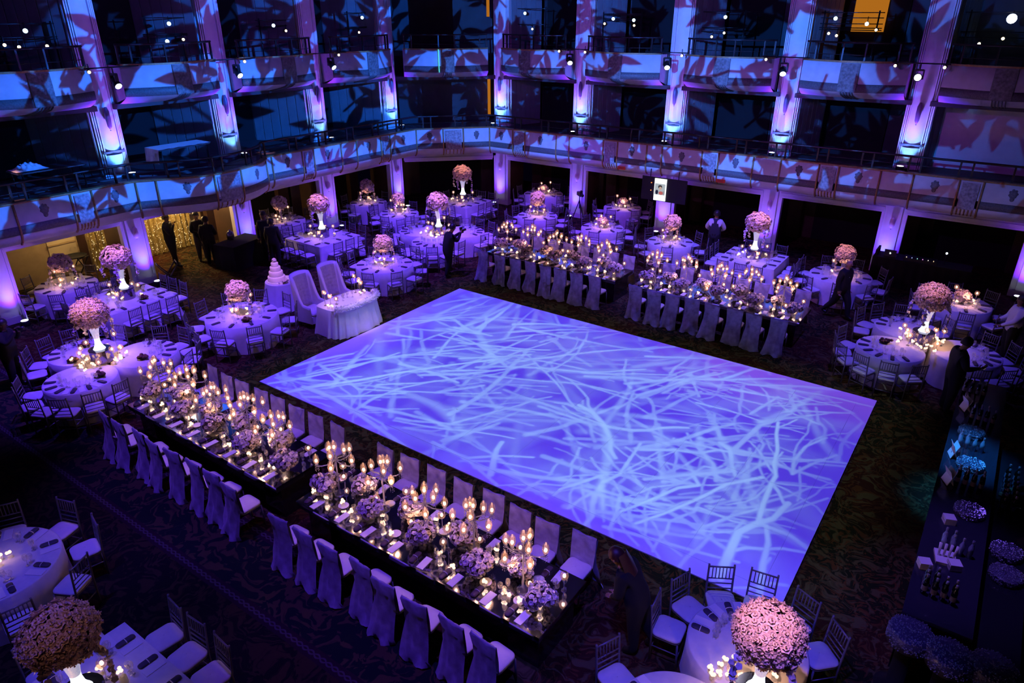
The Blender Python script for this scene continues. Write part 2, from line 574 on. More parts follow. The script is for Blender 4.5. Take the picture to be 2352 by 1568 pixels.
# dance floor: branches of light, traced from where they fall
BR=[([(-1.5,8.58),(-1.66,9.27),(-1.74,9.8),(-1.9,10.21),(-2.07,10.2)],0.08,1.0,0),
([(-2.12,8.58),(-2.19,9.24),(-2.23,9.77),(-2.06,10.16),(-1.86,10.46),(-1.76,11.05)],0.13,1.0,0),
([(-2.03,10.17),(-2.12,10.73),(-2.19,11.48),(-2.19,11.74),(-2.34,12.12),(-2.42,12.64),(-2.61,13.2),(-2.72,13.7)],0.07,1.0,0),
([(-2.19,11.48),(-2.01,11.29),(-1.83,11.0)],0.06,0.9,0),
([(-2.38,11.55),(-2.86,10.95),(-3.12,10.26),(-3.42,9.58),(-3.75,8.96)],0.06,0.9,0),
([(-3.27,10.62),(-3.55,10.33),(-3.78,9.79),(-4.11,9.09)],0.06,0.9,0),
([(-3.27,10.62),(-3.51,10.88),(-3.41,11.25),(-3.19,11.31)],0.05,0.7,0),
([(-4.34,9.52),(-4.16,9.05),(-4.05,8.58)],0.06,0.7,0),
([(-5.69,11.42),(-5.3,10.89),(-5.03,10.35),(-4.74,9.55),(-4.41,9.0)],0.20,1.0,1),
([(-5.69,11.42),(-6.18,11.76),(-6.57,11.85)],0.11,0.9,0),
([(-5.69,11.42),(-5.81,12.2),(-5.99,13.23),(-6.31,14.05)],0.11,0.8,1),
([(-4.9,9.83),(-5.16,9.31),(-5.32,9.01)],0.06,0.8,0),
([(-4.72,9.44),(-4.85,9.03),(-4.91,8.64)],0.05,0.7,0),
([(-4.77,9.66),(-4.63,10.08),(-4.7,10.66),(-4.77,11.27)],0.06,0.8,0),
([(-3.46,12.21),(-3.2,12.09),(-3.01,11.64),(-2.82,11.3)],0.09,0.8,0),
([(-2.28,10.39),(-2.61,10.62),(-2.96,10.94),(-3.43,11.48),(-3.8,11.96),(-4.08,12.56)],0.15,0.7,1),
([(-2.19,10.57),(-2.56,11.22),(-2.9,11.72),(-3.55,12.45),(-4.08,13.16)],0.14,0.7,1),
([(-3.05,13.46),(-2.72,14.22),(-2.51,14.82),(-2.33,15.62)],0.14,0.7,1),
([(-3.14,12.13),(-3.0,13.33),(-2.7,13.88)],0.09,0.7,0),
([(-1.36,12.95),(-1.74,13.43),(-2.11,14.13),(-2.49,14.74),(-2.97,15.37)],0.13,0.6,1),
([(-1.95,11.98),(-1.72,12.56),(-1.41,13.14)],0.05,0.7,0),
([(-1.95,11.98),(-2.05,12.46),(-1.99,13.09),(-1.73,13.67)],0.05,0.8,0),
([(-3.61,9.85),(-3.99,10.54),(-4.49,11.47),(-4.83,11.87)],0.09,0.7,1),
([(-3.77,9.62),(-4.27,10.08),(-4.68,10.46)],0.11,0.7,1),
([(-2.78,8.53),(-3.15,8.96),(-3.6,9.46)],0.22,0.5,2),
([(-2.72,9.63),(-2.45,10.15),(-2.14,10.6),(-1.74,10.77),(-1.22,11.61)],0.04,0.7,0),
([(-2.71,9.01),(-2.76,9.5),(-2.86,10.09),(-2.96,10.5)],0.10,0.6,1),
([(-1.27,10.09),(-1.63,10.19),(-1.88,10.23)],0.16,0.6,1),
([(-5.26,13.44),(-5.0,14.44),(-4.63,15.14)],0.06,0.6,0),
([(-5.1,14.69),(-4.84,14.25),(-4.52,13.77)],0.06,0.6,0),
([(-3.31,13.71),(-3.18,14.25),(-3.04,14.82)],0.06,0.6,0),
([(-4.67,11.05),(-4.1,11.45),(-3.66,11.61),(-3.42,11.93)],0.07,0.7,0),
([(-4.65,11.67),(-4.1,11.45),(-3.55,10.98),(-3.28,10.65)],0.08,0.7,1),
([(-4.85,9.54),(-4.46,9.62),(-4.43,8.98)],0.13,0.5,2),
([(-2.34,10.29),(-2.6,10.76),(-2.89,10.86)],0.09,0.5,1),
([(-12.39,8.43),(-11.98,9.12),(-11.44,9.83),(-10.84,10.77),(-10.16,11.7),(-9.41,12.6)],0.09,0.9,0),
([(-11.9,8.52),(-10.87,9.29),(-10.12,10.0)],0.06,0.7,0),
([(-12.9,9.82),(-11.65,9.63),(-11.08,9.49)],0.06,0.7,0),
([(-13.21,12.19),(-11.84,10.88),(-10.71,9.76)],0.19,0.5,2),
([(-9.37,12.42),(-9.97,12.96),(-10.75,13.57),(-11.34,13.91)],0.19,0.9,1),
([(-12.82,13.52),(-12.1,14.73),(-11.27,15.9)],0.09,0.6,1),
([(-12.67,9.29),(-12.06,10.41),(-11.48,11.45),(-10.43,12.64),(-9.07,13.48)],0.07,0.7,0),
([(-12.18,10.02),(-11.74,11.16),(-10.58,12.2)],0.07,0.7,0),
([(-10.49,8.66),(-10.54,9.35),(-10.38,10.08),(-9.93,10.85)],0.07,0.7,0),
([(-10.48,8.82),(-9.61,8.75),(-9.35,8.63)],0.04,0.7,0),
([(-9.91,8.38),(-9.08,8.9),(-8.23,9.14),(-7.55,9.56)],0.09,0.5,1),
([(-8.14,8.33),(-8.01,8.89),(-7.95,9.55),(-7.95,10.62),(-8.15,12.12)],0.09,0.6,1),
([(-8.26,8.84),(-7.33,8.78),(-6.35,8.46)],0.06,0.6,0),
([(-8.56,12.2),(-8.99,11.43),(-10.19,11.44)],0.07,0.5,1),
([(-10.82,10.22),(-11.42,11.39),(-12.25,12.51),(-12.67,12.84)],0.09,0.5,1),
([(-7.92,9.51),(-8.85,10.56),(-9.66,11.81)],0.14,0.5,2),
([(-9.42,11.98),(-9.19,12.97),(-8.21,13.24),(-7.42,13.4)],0.08,0.6,0),
([(-13.17,8.74),(-12.48,9.09)],0.04,0.6,0),
([(-12.75,8.85),(-11.93,8.54)],0.03,0.5,0),
([(-12.77,8.47),(-12.42,8.37)],0.04,0.6,0),
([(-8.91,9.94),(-8.1,10.27),(-6.94,10.94)],0.07,0.5,1),
([(-12.94,12.39),(-12.32,13.61),(-11.72,13.9)],0.08,0.6,0)]
DX0, DX1, DY0, DY1 = -13.34, -1.17, 8.41, 15.93
W_, H_ = 620, 420
MG = 1.3
ext = (DX0 - MG, DX1 + MG, DY0 - MG, DY1 + MG)
img = np.zeros((H_, W_))
layer2 = np.zeros((H_, W_))


def wander(p, ang, n, step, curl):
    out = [p]
    for _ in range(n):
        ang += random.gauss(0, curl)
        p = (p[0] + cos(ang) * step, p[1] + sin(ang) * step)
        out.append(p)
    return out


for pts, wd, br, so in BR:
    tgt = img if so == 0 else layer2
    raster_line(tgt, ext, pts, wd * 1.25, br * (1 if so < 2 else 0.8), so)
    if so < 2:
        for _ in range(3):
            i = random.randrange(len(pts) - 1)
            a = math.atan2(pts[i + 1][1] - pts[i][1], pts[i + 1][0] - pts[i][0]) + random.choice((-1, 1)) * random.uniform(0.3, 0.9)
            raster_line(img, ext, wander(pts[i], a, random.randint(3, 6), 0.3, 0.22), wd * 0.55, br * 0.75, 0)
HR = math.atan2(vr.y, vr.x)
for _ in range(210):
    p = (random.uniform(DX0, DX1 - 2.5), random.uniform(DY0, DY1))
    soft = random.random() < 0.45
    a = HR + random.gauss(0, 0.42) + (0 if random.random() < 0.8 else pi / 2)
    raster_line(layer2 if soft else img, ext, wander(p, a, random.randint(4, 9), random.uniform(0.25, 0.5), 0.10), random.uniform(0.05, 0.14) * (2 if soft else 1), random.uniform(0.32, 0.78), 1 if soft else 0)
for _ in range(60):
    p = (random.uniform(-6, DX1), random.uniform(DY0, DY1))
    a = random.uniform(0, 2 * pi)
    raster_line(img, ext, wander(p, a, random.randint(4, 8), 0.28, 0.25), random.uniform(0.03, 0.07), random.uniform(0.3, 0.65), 0)
for _ in range(70):
    p = (random.uniform(DX0, DX1), random.uniform(DY0, DY1))
    a = random.uniform(0, 2 * pi)
    raster_line(layer2, ext, wander(p, a, 4, 0.5, 0.15), random.uniform(0.3, 0.7), random.uniform(0.15, 0.36), 1)
lin = 1 - (1 - np.clip(img, 0, 1) * 0.85) * (1 - np.clip(layer2, 0, 1) * 0.6)
XX, YY = np.meshgrid(np.linspace(ext[0], ext[1], W_), np.linspace(ext[2], ext[3], H_))
fade = 0.35 + 0.65 * smooth(0, 1.4, np.minimum(np.minimum(XX - DX0, DX1 - XX), np.minimum(YY - DY0, DY1 - YY)) + 0.15)
lin = lin * fade
base = np.array([0.075, 0.040, 0.80])
hot = np.array([0.32, 0.56, 1.05])
pink = np.array([0.20, 0.07, 0.72])
pk = (smooth(13.2, 15.9, YY) * smooth(-7.5, -4.0, XX) * 0.75)[..., None]
bs = base * (1 - pk) + pink * pk
rgb = bs * (1 - lin[..., None]) + hot * lin[..., None]
PL = (-7.25, 12.17, 9.7)
r2 = (XX - PL[0]) ** 2 + (YY - PL[1]) ** 2 + PL[2] ** 2
comp = (r2 / PL[2] ** 2) ** 2
rgb = rgb * (comp / comp.max())[..., None]
level = 1.0 - 0.30 * smooth(-4.5, -1.2, XX)[..., None]
ins = np.minimum(np.minimum(XX - DX0, DX1 - XX), np.minimum(YY - DY0, DY1 - YY))
spill = np.array([0.075, 0.085, 0.095]) * smooth(-MG, -0.2, ins)[..., None]
inside = smooth(-0.03, 0.01, ins)[..., None]
projector(PL, 2, 0.02, 0.6, ext, rgb * level * inside + spill * (comp / comp.max())[..., None] * (1 - inside), 15600, 84, 'ceiling projector throwing branch patterns on the dance floor')


# leaf shadows on the two walls
def leaves(ext, w, h, seed):
    random.seed(seed)
    im = np.zeros((h, w))
    x0, x1, y0, y1 = ext
    n = int((x1 - x0) * 2.9)
    for i in range(n):
        p = (x0 + (i + random.random()) * (x1 - x0) / n, random.uniform(y0, y1))
        a = random.uniform(0, 2 * pi)
        st = wander(p, a, 9, 0.42, 0.2)
        raster_line(im, ext, st, random.uniform(0.07, 0.13), 1.0, 0)
        for j in range(1, len(st)):
            aa = math.atan2(st[j][1] - st[j - 1][1], st[j][0] - st[j - 1][0])
            for sgn in (-1, 1):
                if random.random() < 0.72:
                    L = random.uniform(0.6, 1.25)
                    raster_leaf(im, ext, st[j][0], st[j][1], aa + sgn * random.uniform(0.5, 1.1), L, L * random.uniform(0.13, 0.2))
        raster_leaf(im, ext, st[-1][0], st[-1][1], a, 1.1, 0.2)
    random.seed(11)
    return im


e1 = (-21.0, 4.0, 2.25, 9.5)
im = leaves(e1, 620, 180, 5)
lf = np.empty((180, 620, 3))
cl = np.array([0.03, 0.20, 1.0])
edge = smooth(0, 0.25, np.linspace(e1[2], e1[3], 180) - e1[2])[:, None, None]
xfade = 0.10 + 0.90 * (1 - smooth(-7.5, -0.5, np.linspace(e1[0], e1[1], 620)))[None, :, None]
projector((-7.0, 3.0, 9.3), 1, 25.0, 0.9, e1, (cl * (1 - 0.97 * im[..., None])) * edge * xfade, 36000, 66, 'ceiling projector throwing leaf shadows along the far balconies')
e2 = (2.0, 23.8, 2.25, 9.5)
im = leaves(e2, 560, 180, 8)
edge = smooth(0, 0.25, np.linspace(e2[2], e2[3], 180) - e2[2])[:, None, None]
yf = 0.45 + 0.55 * smooth(4.0, 9.0, np.linspace(e2[0], e2[1], 560))[None, :, None]
projector((-1.5, 13.0, 9.3), 0, -21.5, 0.9, e2, (np.array([0.015, 0.17, 1.0]) * (1 - 0.97 * im[..., None])) * edge * yf, 32000, 66, 'ceiling projector throwing leaf shadows along the side balconies')

# ------------------------------------------------------------------ carpet floor
cm = bpy.data.materials.new('floral_carpet')
nt, N, Lk = nodes(cm)
b = N['Principled BSDF']
b.inputs['Roughness'].default_value = 0.95
b.inputs['Specular IOR Level'].default_value = 0.1
tc = N.new('ShaderNodeTexCoord')


def nn(t, **kw):
    n = N.new(t)
    for k, v in kw.items():
        setattr(n, k, v)
    return n


def mth(op, a, b_=None, c=None):
    n = nn('ShaderNodeMath', operation=op)
    for i, v in enumerate((a, b_, c)):
        if v is None:
            continue
        if isinstance(v, (int, float)):
            n.inputs[i].default_value = v
        else:
            Lk.new(v, n.inputs[i])
    return n.outputs[0]


def mixc(f, a, b_):
    n = nn('ShaderNodeMix', data_type='RGBA')
    Lk.new(f, n.inputs[0])
    for i, v in ((6, a), (7, b_)):
        if isinstance(v, tuple):
            n.inputs[i].default_value = (*v, 1)
        else:
            Lk.new(v, n.inputs[i])
    return n.outputs[2]


def noise(vec, sc, det=2, out='Fac', dist=0.0):
    n = nn('ShaderNodeTexNoise')
    n.inputs['Scale'].default_value = sc
    n.inputs['Detail'].default_value = det
    n.inputs['Distortion'].default_value = dist
    Lk.new(vec, n.inputs['Vector'])
    return n.outputs[out]


def ramp(f, a, b_):
    n = nn('ShaderNodeMapRange', interpolation_type='SMOOTHSTEP')
    Lk.new(f, n.inputs[0])
    n.inputs[1].default_value, n.inputs[2].default_value = a, b_
    return n.outputs[0]


P0 = tc.outputs['Object']
warp = noise(P0, 1.6, 2, 'Color')
sub = nn('ShaderNodeVectorMath', operation='MULTIPLY_ADD')
Lk.new(warp, sub.inputs[0])
sub.inputs[1].default_value = (0.9, 0.9, 0)
Lk.new(P0, sub.inputs[2])
PW = sub.outputs[0]
vo = nn('ShaderNodeTexVoronoi', feature='F1')
vo.inputs['Scale'].default_value = 1.3
Lk.new(PW, vo.inputs['Vector'])
rings = mth('ABSOLUTE', mth('SINE', mth('MULTIPLY', vo.outputs['Distance'], 26.0)))
scroll = noise(PW, 4.2, 3, 'Fac', 1.6)
leafm = ramp(scroll, 0.50, 0.60)
leaf2 = ramp(noise(PW, 7.5, 2, 'Fac', 2.2), 0.52, 0.62)
flower = mth('MULTIPLY', mth('MULTIPLY', ramp(rings, 0.35, 0.75), ramp(vo.outputs['Distance'], 0.30, 0.16)), 0.55)
c0 = mixc(ramp(noise(P0, 0.55, 2), 0.42, 0.62), (0.009, 0.013, 0.006), (0.032, 0.008, 0.006))
c1 = mixc(leafm, c0, (0.075, 0.062, 0.026))
c2 = mixc(mth('MULTIPLY', leaf2, 0.8), c1, (0.095, 0.036, 0.012))
c3 = mixc(flower, c2, (0.085, 0.072, 0.028))
sp = nn('ShaderNodeSeparateXYZ')
Lk.new(P0, sp.inputs[0])
ys = sp.outputs[1]
# aisle strip with chain borders
scr2 = ramp(noise(PW, 2.2, 2, 'Fac', 3.0), 0.50, 0.56)
aisle = mixc(scr2, (0.006, 0.012, 0.013), (0.055, 0.040, 0.022))
inA = mth('MULTIPLY', ramp(ys, 3.98, 4.02), ramp(ys, 5.12, 5.08))
c4 = mixc(inA, c3, aisle)
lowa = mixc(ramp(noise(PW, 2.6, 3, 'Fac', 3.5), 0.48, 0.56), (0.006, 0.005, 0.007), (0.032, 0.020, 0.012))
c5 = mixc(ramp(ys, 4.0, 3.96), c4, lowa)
for yb in (3.98, 5.1):
    dd = mth('ABSOLUTE', mth('SUBTRACT', ys, yb))
    band = ramp(dd, 0.10, 0.085)
    c5 = mixc(band, c5, (0.022, 0.008, 0.016))
    wv = mth('MULTIPLY', mth('SINE', mth('MULTIPLY', sp.outputs[0], 26.0)), 0.028)
    d1 = mth('ABSOLUTE', mth('SUBTRACT', mth('SUBTRACT', ys, yb), wv))
    d2 = mth('ABSOLUTE', mth('ADD', mth('SUBTRACT', ys, yb), wv))
    ch = ramp(mth('MINIMUM', d1, d2), 0.016, 0.009)
    c5 = mixc(mth('MULTIPLY', ch, 0.8), c5, (0.075, 0.06, 0.075))
Lk.new(c5, b.inputs['Base Color'])
bp = nn('ShaderNodeBump')
bp.inputs['Strength'].default_value = 0.25
Lk.new(noise(P0, 90, 1), bp.inputs['Height'])
Lk.new(bp.outputs[0], b.inputs['Normal'])
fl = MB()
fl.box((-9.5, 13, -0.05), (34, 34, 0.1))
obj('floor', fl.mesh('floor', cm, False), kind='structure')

# ------------------------------------------------------------------ dance floor of laid panels
df = obj('dance_floor', None, None, ((DX0 + DX1) / 2, (DY0 + DY1) / 2, 0), label='white glossy rectangular dance floor washed in blue branch light', cat='dance floor')
nx, ny = 9, 5
bw = 0.36
iw, ih = (DX1 - DX0 - 2 * bw) / nx, (DY1 - DY0 - 2 * bw) / ny
pm = MB().box((0, 0, 0.011), (iw - 0.002, ih - 0.002, 0.022)).mesh('dance_panel', M['dance'], False)
for i in range(nx):
    for j in range(ny):
        obj('panel', pm, df, ((i + 0.5) * iw - nx * iw / 2, (j + 0.5) * ih - ny * ih / 2, 0))
ex = MB().box((0, 0, 0.010), (DX1 - DX0, bw - 0.002, 0.020)).mesh('edge_strip_long', M['dance'], False)
ey = MB().box((0, 0, 0.010), (bw - 0.002, ny * ih, 0.020)).mesh('edge_strip_short', M['dance'], False)
for s_ in (-1, 1):
    obj('edge_strip', ex, df, (0, s_ * ((DY1 - DY0) / 2 - bw / 2), 0))
    obj('edge_strip', ey, df, (s_ * ((DX1 - DX0) / 2 - bw / 2), 0, 0))

# ------------------------------------------------------------------ walls: three runs of tall pilasters with openings
Z1, ZB, ZT = 2.1, 3.45, 10.0            # opening head, balcony floor, wall top
GAL = 5.5                                # gallery floor


def pil_meshes(wd):
    lo = MB()
    lo.box((0, 0.13, 1.25), (wd - 0.16, 0.26, 2.5))
    lo.box((0, 0.03, 1.25), (wd - 0.34, 0.14, 2.5))
    for sx in (-1, 1):
        lo.box((sx * (wd / 2 - 0.05), 0.06, 1.07), (0.08, 0.2, 2.14))
    lo.box((0, 0.12, 0.1), (wd - 0.08, 0.34, 0.2))
    up = MB()
    h = ZT - ZB
    up.box((0, 0.75, ZB + h / 2), (wd - 0.10, 1.3, h))
    # convex face
    def shaft(u, v, z0, z1, bulge, w):
        a = (u - 0.5) * 2
        return (a * w / 2, 0.10 - bulge * (1 - a * a), z0 + (z1 - z0) * v)
    up.grid(lambda u, v: shaft(u, v, ZB + 0.78, ZT, 0.10, wd * 0.72), 10, 1)
    base = MB()
    base.grid(lambda u, v: shaft(u, v, ZB, ZB + 0.66, 0.16, wd * 0.80), 10, 1)
    base.grid(lambda u, v: ((u - 0.5) * wd * 0.8, (0.10 - 0.16 * (1 - (2 * u - 1) ** 2)) * (1 - v) + 0.12 * v, ZB + 0.66), 10, 1)
    ledge = MB().box((0, 0.06, ZB + 0.735), (wd * 0.80, 0.14, 0.07))
    flutes = []
    for sx in (-1, 1):
        for k in range(3):
            flutes.append(MB().box((sx * (wd / 2 - 0.02 - 0.055 * k), 0.10 - 0.02 * k, ZB + h / 2), (0.035, 0.12, h)).mesh('flute', M['plaster'], False))
    return lo.mesh('pilaster_lower', M['plaster'], False), up.mesh('pilaster_shaft', M['plaster'], True), base.mesh('pilaster_pedestal', M['plaster'], True), ledge.mesh('pilaster_ledge', M['slab'], False), flutes


PIL = pil_meshes(0.78)
RETURN = MB().box((0, 0.78, 1.25), (0.60, 1.04, 2.5)).mesh('panelled_return', M['brownwood'], False)
# flat-shade shaft boxes are tiny; sconces
scl = MB().lathe([(0.02, 0), (0.07, 0.04), (0.085, 0.16), (0.075, 0.30), (0.03, 0.36)], 10).mesh('sconce_glass', pmat('frosted_sconce', (0.75, 0.6, 0.72), 0.3, coat=0.5))
scd = MB().ball((0, 0, -0.03), 0.02, 6, 4).mesh('sconce_finial', M['crystal'])
SCONCE = ('wall_sconce', 'wall lamp', [('shade', scl, (0, 0, 0), (0, 0, 0), []), ('finial', scd, (0, 0, 0), (0, 0, 0), [])])
scu = MB().lathe([(0.02, 0), (0.06, 0.08), (0.075, 0.3), (0.07, 0.5), (0.03, 0.62)], 10).mesh('tall_sconce_glass', pmat('dark_sconce', (0.20, 0.14, 0.28), 0.3))
SCONCEU = ('wall_sconce', 'wall lamp', [('shade', scu, (0, 0, 0), (0, 0, 0), []), ('finial', scd, (0, 0, 0), (0, 0, 0), [])])

WALLS = [  # name, origin, angle, column positions along the run
    ('wall_far', (-18.6, 25.4), 0.0, [0, 3.97, 7.94, 11.91, 15.88, 19.85, 23.8]),
    ('wall_left', (-21.9, 22.1), pi / 2, [-19.5, -15.6, -11.7, -7.8, -3.9, 0]),
    ('wall_corner', (-21.9, 22.1), pi / 4, [0, 4.667]),
]


def l2w(org, a, u, y, z=0):
    return (org[0] + u * cos(a) - y * sin(a), org[1] + u * sin(a) + y * cos(a), z)


BAYS = []
COLUMNS = []
up_body = MB().lathe([(0.10, 0), (0.12, 0.02), (0.12, 0.13), (0.10, 0.15)], 12).mesh('uplight_body', M['black'])
up_lens = MB().lathe([(0.001, 0), (0.095, 0.0)], 14, (0, 0, 0.153), caps=False).mesh('uplight_lens', M['lens'])
UPLIGHT = ('uplight', 'uplight', [('body', up_body, (0, 0, 0), (0, 0, 0), []), ('lens', up_lens, (0, 0, 0), (0, 0, 0), [])])

for wname, org, ang, cols in WALLS:
    root = obj(wname, None, None, (org[0], org[1], 0), (0, 0, ang), kind='structure')
    for ci, u in enumerate(cols):
        if wname == 'wall_corner':
            continue
        lo, up, ped, ledge, flutes = PIL
        p = obj('pilaster', up, root, (u, 0, 0))
        obj('lower_shaft', lo, p)
        obj('panelled_return', RETURN, p)
        obj('pedestal', ped, p)
        obj('ledge', ledge, p)
        for f in flutes:
            obj('flute', f, p)
        COLUMNS.append((wname, ci, u, org, ang))
    for bi in range(len(cols) - 1):
        u0, u1 = cols[bi], cols[bi + 1]
        um, L = (u0 + u1) / 2, u1 - u0
        BAYS.append((wname, bi, um, L, org, ang))
        inset = 0.62 if wname != 'wall_corner' else 0.75
        mb = MB().box((0, 0.18, (Z1 + 2.75) / 2), (L - inset, 0.36, 2.75 - Z1))
        mb.box((0, -0.03, Z1 + 0.05), (L - inset, 0.1, 0.1))
        mb.box((0, -0.05, Z1 + 0.28), (L - inset, 0.12, 0.05))
        obj('lintel', mb.mesh('lintel', M['plaster'], False), root, (um, 0, 0))
        fr = MB().box((0, 0.02, Z1 - 0.04), (L - inset - 0.05, 0.14, 0.06)).mesh('opening_head_trim', M['plaster'], False)
        obj('opening_trim', fr, root, (um, 0, 0))
        # backs of the three levels
        foyer = wname == 'wall_left' and bi in (1, 2)
        bk = MB().box((0, 2.75, 1.3), (L + 0.02, 0.1, 2.6))
        obj('ground_back_wall', bk.mesh('ground_back_wall', M['beige'] if foyer else M['brownwood'], False), root, (um, 0, 0))
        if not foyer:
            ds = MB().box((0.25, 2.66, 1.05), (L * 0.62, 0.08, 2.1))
            obj('dark_doorway', ds.mesh('dark_doorway', M['unlit_doorway'], False), root, (um, 0, 0))
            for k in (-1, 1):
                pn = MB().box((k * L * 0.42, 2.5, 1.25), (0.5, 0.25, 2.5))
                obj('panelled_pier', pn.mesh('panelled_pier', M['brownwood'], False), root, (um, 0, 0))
        mid = MB().box((0, 2.45, (ZB + GAL) / 2), (L + 0.02, 0.1, GAL - ZB))
        obj('balcony_back_wall', mid.mesh('balcony_back_wall', M['upwall'], False), root, (um, 0, 0))
        solid = wname == 'wall_corner'
        wide = wname == 'wall_far' and bi >= 4
        if not solid and not wide:
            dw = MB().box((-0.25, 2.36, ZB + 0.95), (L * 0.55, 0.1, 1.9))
            obj('balcony_doorway', dw.mesh('balcony_doorway', M['unlit_doorway'], False), root, (um, 0, 0))
        if wide or solid:
            sw = MB().box((0, 0.9 if wide else 1.3, (ZB + GAL) / 2), (L - 0.7, 0.1, GAL - ZB))
            obj('balcony_panel_wall', sw.mesh('balcony_panel_wall', M['plaster'] if wide else M['upwall'], False), root, (um, 0, 0))
        top = MB().box((0, 2.45, (GAL + ZT) / 2), (L + 0.02, 0.1, ZT - GAL))
        obj('gallery_back_wall', top.mesh('gallery_back_wall', M['upwall'], False), root, (um, 0, 0))
        if not solid:
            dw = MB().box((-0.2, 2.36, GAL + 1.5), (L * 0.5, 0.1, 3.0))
            obj('gallery_doorway', dw.mesh('gallery_doorway', M['unlit_doorway'], False), root, (um, 0, 0))
            if wide:
                sw = MB().box((0, 1.6, (GAL + ZT) / 2), (L - 0.7, 0.1, ZT - GAL))
                obj('gallery_panel_wall', sw.mesh('gallery_panel_wall', M['upwall'], False), root, (um, 0, 0))
        if not solid:
            # plaster wing walls that close each bay towards the nearer column
            sg = 1 if wname == 'wall_left' else -1
            ua, ub, yb_ = (L / 2 - 0.38, L / 2 - 1.25, 2.3) if sg > 0 else (L / 2 - 0.38, L / 2 - 0.85, 1.7)
            for z0_, z1_ in ((ZB, GAL - 0.1), (GAL, ZT)):
                ww = MB()
                for q in range(6):
                    t0_, t1_ = q / 6, (q + 0.9) / 6
                    p0_ = (sg * (ua + (ub - ua) * t0_), 0.25 + (yb_ - 0.25) * t0_)
                    p1_ = (sg * (ua + (ub - ua) * t1_), 0.25 + (yb_ - 0.25) * t1_)
                    ww.box(((p0_[0] + p1_[0]) / 2, (p0_[1] + p1_[1]) / 2, (z0_ + z1_) / 2), (math.hypot(p1_[0] - p0_[0], p1_[1] - p0_[1]), 0.05, z1_ - z0_), math.atan2(p1_[1] - p0_[1], p1_[0] - p0_[0]))
                ww.box((sg * (ua + ub) / 2, (0.25 + yb_) / 2 + 0.06, (z0_ + z1_) / 2), (math.hypot(ub - ua, yb_ - 0.25), 0.05, z1_ - z0_), math.atan2(yb_ - 0.25, sg * (ub - ua)))
                obj('wing_wall', ww.mesh('wing_wall', M['wing'], False), root, (um, 0, 0))
        gf = MB().box((0, 1.15, GAL - 0.05), (L - 0.5, 2.6, 0.14))
        obj('gallery_floor', gf.mesh('gallery_floor', M['slab'], False), root, (um, 0, 0))
        bf = MB().box((0, 1.2, ZB - 0.15), (L + 0.02, 2.6, 0.3))
        obj('balcony_floor', bf.mesh('balcony_floor', M['slab'], False), root, (um, 0, 0))
        if solid:
            for z0_, z1_ in ((3.75, 5.40), (7.75, 8.4)):
                am = MB().box((1.98, 1.15, (z0_ + z1_) / 2), (0.10, 0.2, z1_ - z0_))
                obj('amber_lit_door_jamb', am.mesh('amber_lit_door_jamb', M['amber'], False), root, (um, 0, 0))
# amber-lit doorway of the gallery at the upper right
ad = MB().box((0, 0, 0), (1.0, 0.06, 2.4))
o = obj('door_1', ad.mesh('amber_lit_door', M['amber'], False), None, (-5.05, 27.55, 8.55), kind='structure')
cl_ = MB().box((-9.5, 13, ZT + 0.55), (34, 34, 0.1))
obj('ceiling', cl_.mesh('ceiling', pmat('dark_ceiling', (0.03, 0.03, 0.05), 0.9), False), kind='structure')

# uplights at the foot of every column, ground floor and balcony
PURPLES = [(0.12, 0.01, 1.0), (0.09, 0.01, 1.0), (0.17, 0.01, 1.0)]
nl = {'wall_left': 0, 'wall_far': 0}
for k, (wname, ci, u, org, ang) in enumerate(COLUMNS):
    side = 'left-hand' if wname == 'wall_left' else 'far'
    for lev, z in ((0, 0.0), (1, ZB)):
        x, y, _ = l2w(org, ang, u + (0.18 if wname == 'wall_left' else -0.12), -0.42)
        if not seen(x, y, z + 0.8, 60):
            continue
        if lev == 0 and wname == 'wall_left' and ci == 5:
            pass
        lab = f"black LED uplight at the foot of the {ORD[ci]} {side} column, {'ground floor' if lev == 0 else 'first balcony'}"
        r = place(UPLIGHT, (x, y, z), 0, lab, 'LED uplights under the columns')
        tx, ty, _ = l2w(org, ang, u, 0.02)
        d = Vector((tx - x, ty - y, 0)) * (1.5 if lev else 0.8) + Vector((0, 0, 1))
        pw = (1.0 if lev else 0.8) * (1.0 if k % 3 else 1.15)
        lamp('uplight_lamp', 'SPOT', (0, 0, 0.2), (240 if lev else 80) * pw, (0.12, 0.42, 1.0), direction=d, angle=66 if lev else 50, blend=1.0, size=0.06, parent=r)
        lamp('uplight_lamp', 'SPOT', (0, 0, 0.2), (320 if lev else 230) * pw, PURPLES[k % 3], direction=Vector((tx - x, ty - y, 0)) * 0.6 + Vector((0, 0, 1)), angle=82, blend=1.0, size=0.06, parent=r)
        lamp('uplight_lamp', 'SPOT', (0, 0, 0.2), (110 if lev else 45) * pw, (0.9, 0.04, 0.85), direction=Vector((tx - x, ty - y, 0)) * 0.45 + Vector((0, 0, 1)), angle=50, blend=1.0, size=0.06, parent=r)
    # sconces
    for lev, z, T in ((0, 1.55, SCONCE), (1, 4.85, SCONCEU)):
        x, y, _ = l2w(org, ang, u, -0.11)
        if seen(x, y, z, 0):
            place(T, (x, y, z), 0, f"{'pale glass' if lev == 0 else 'dark glass'} sconce on the {ORD[ci]} {side} column, {'ground floor' if lev == 0 else 'balcony level'}", 'wall sconces')

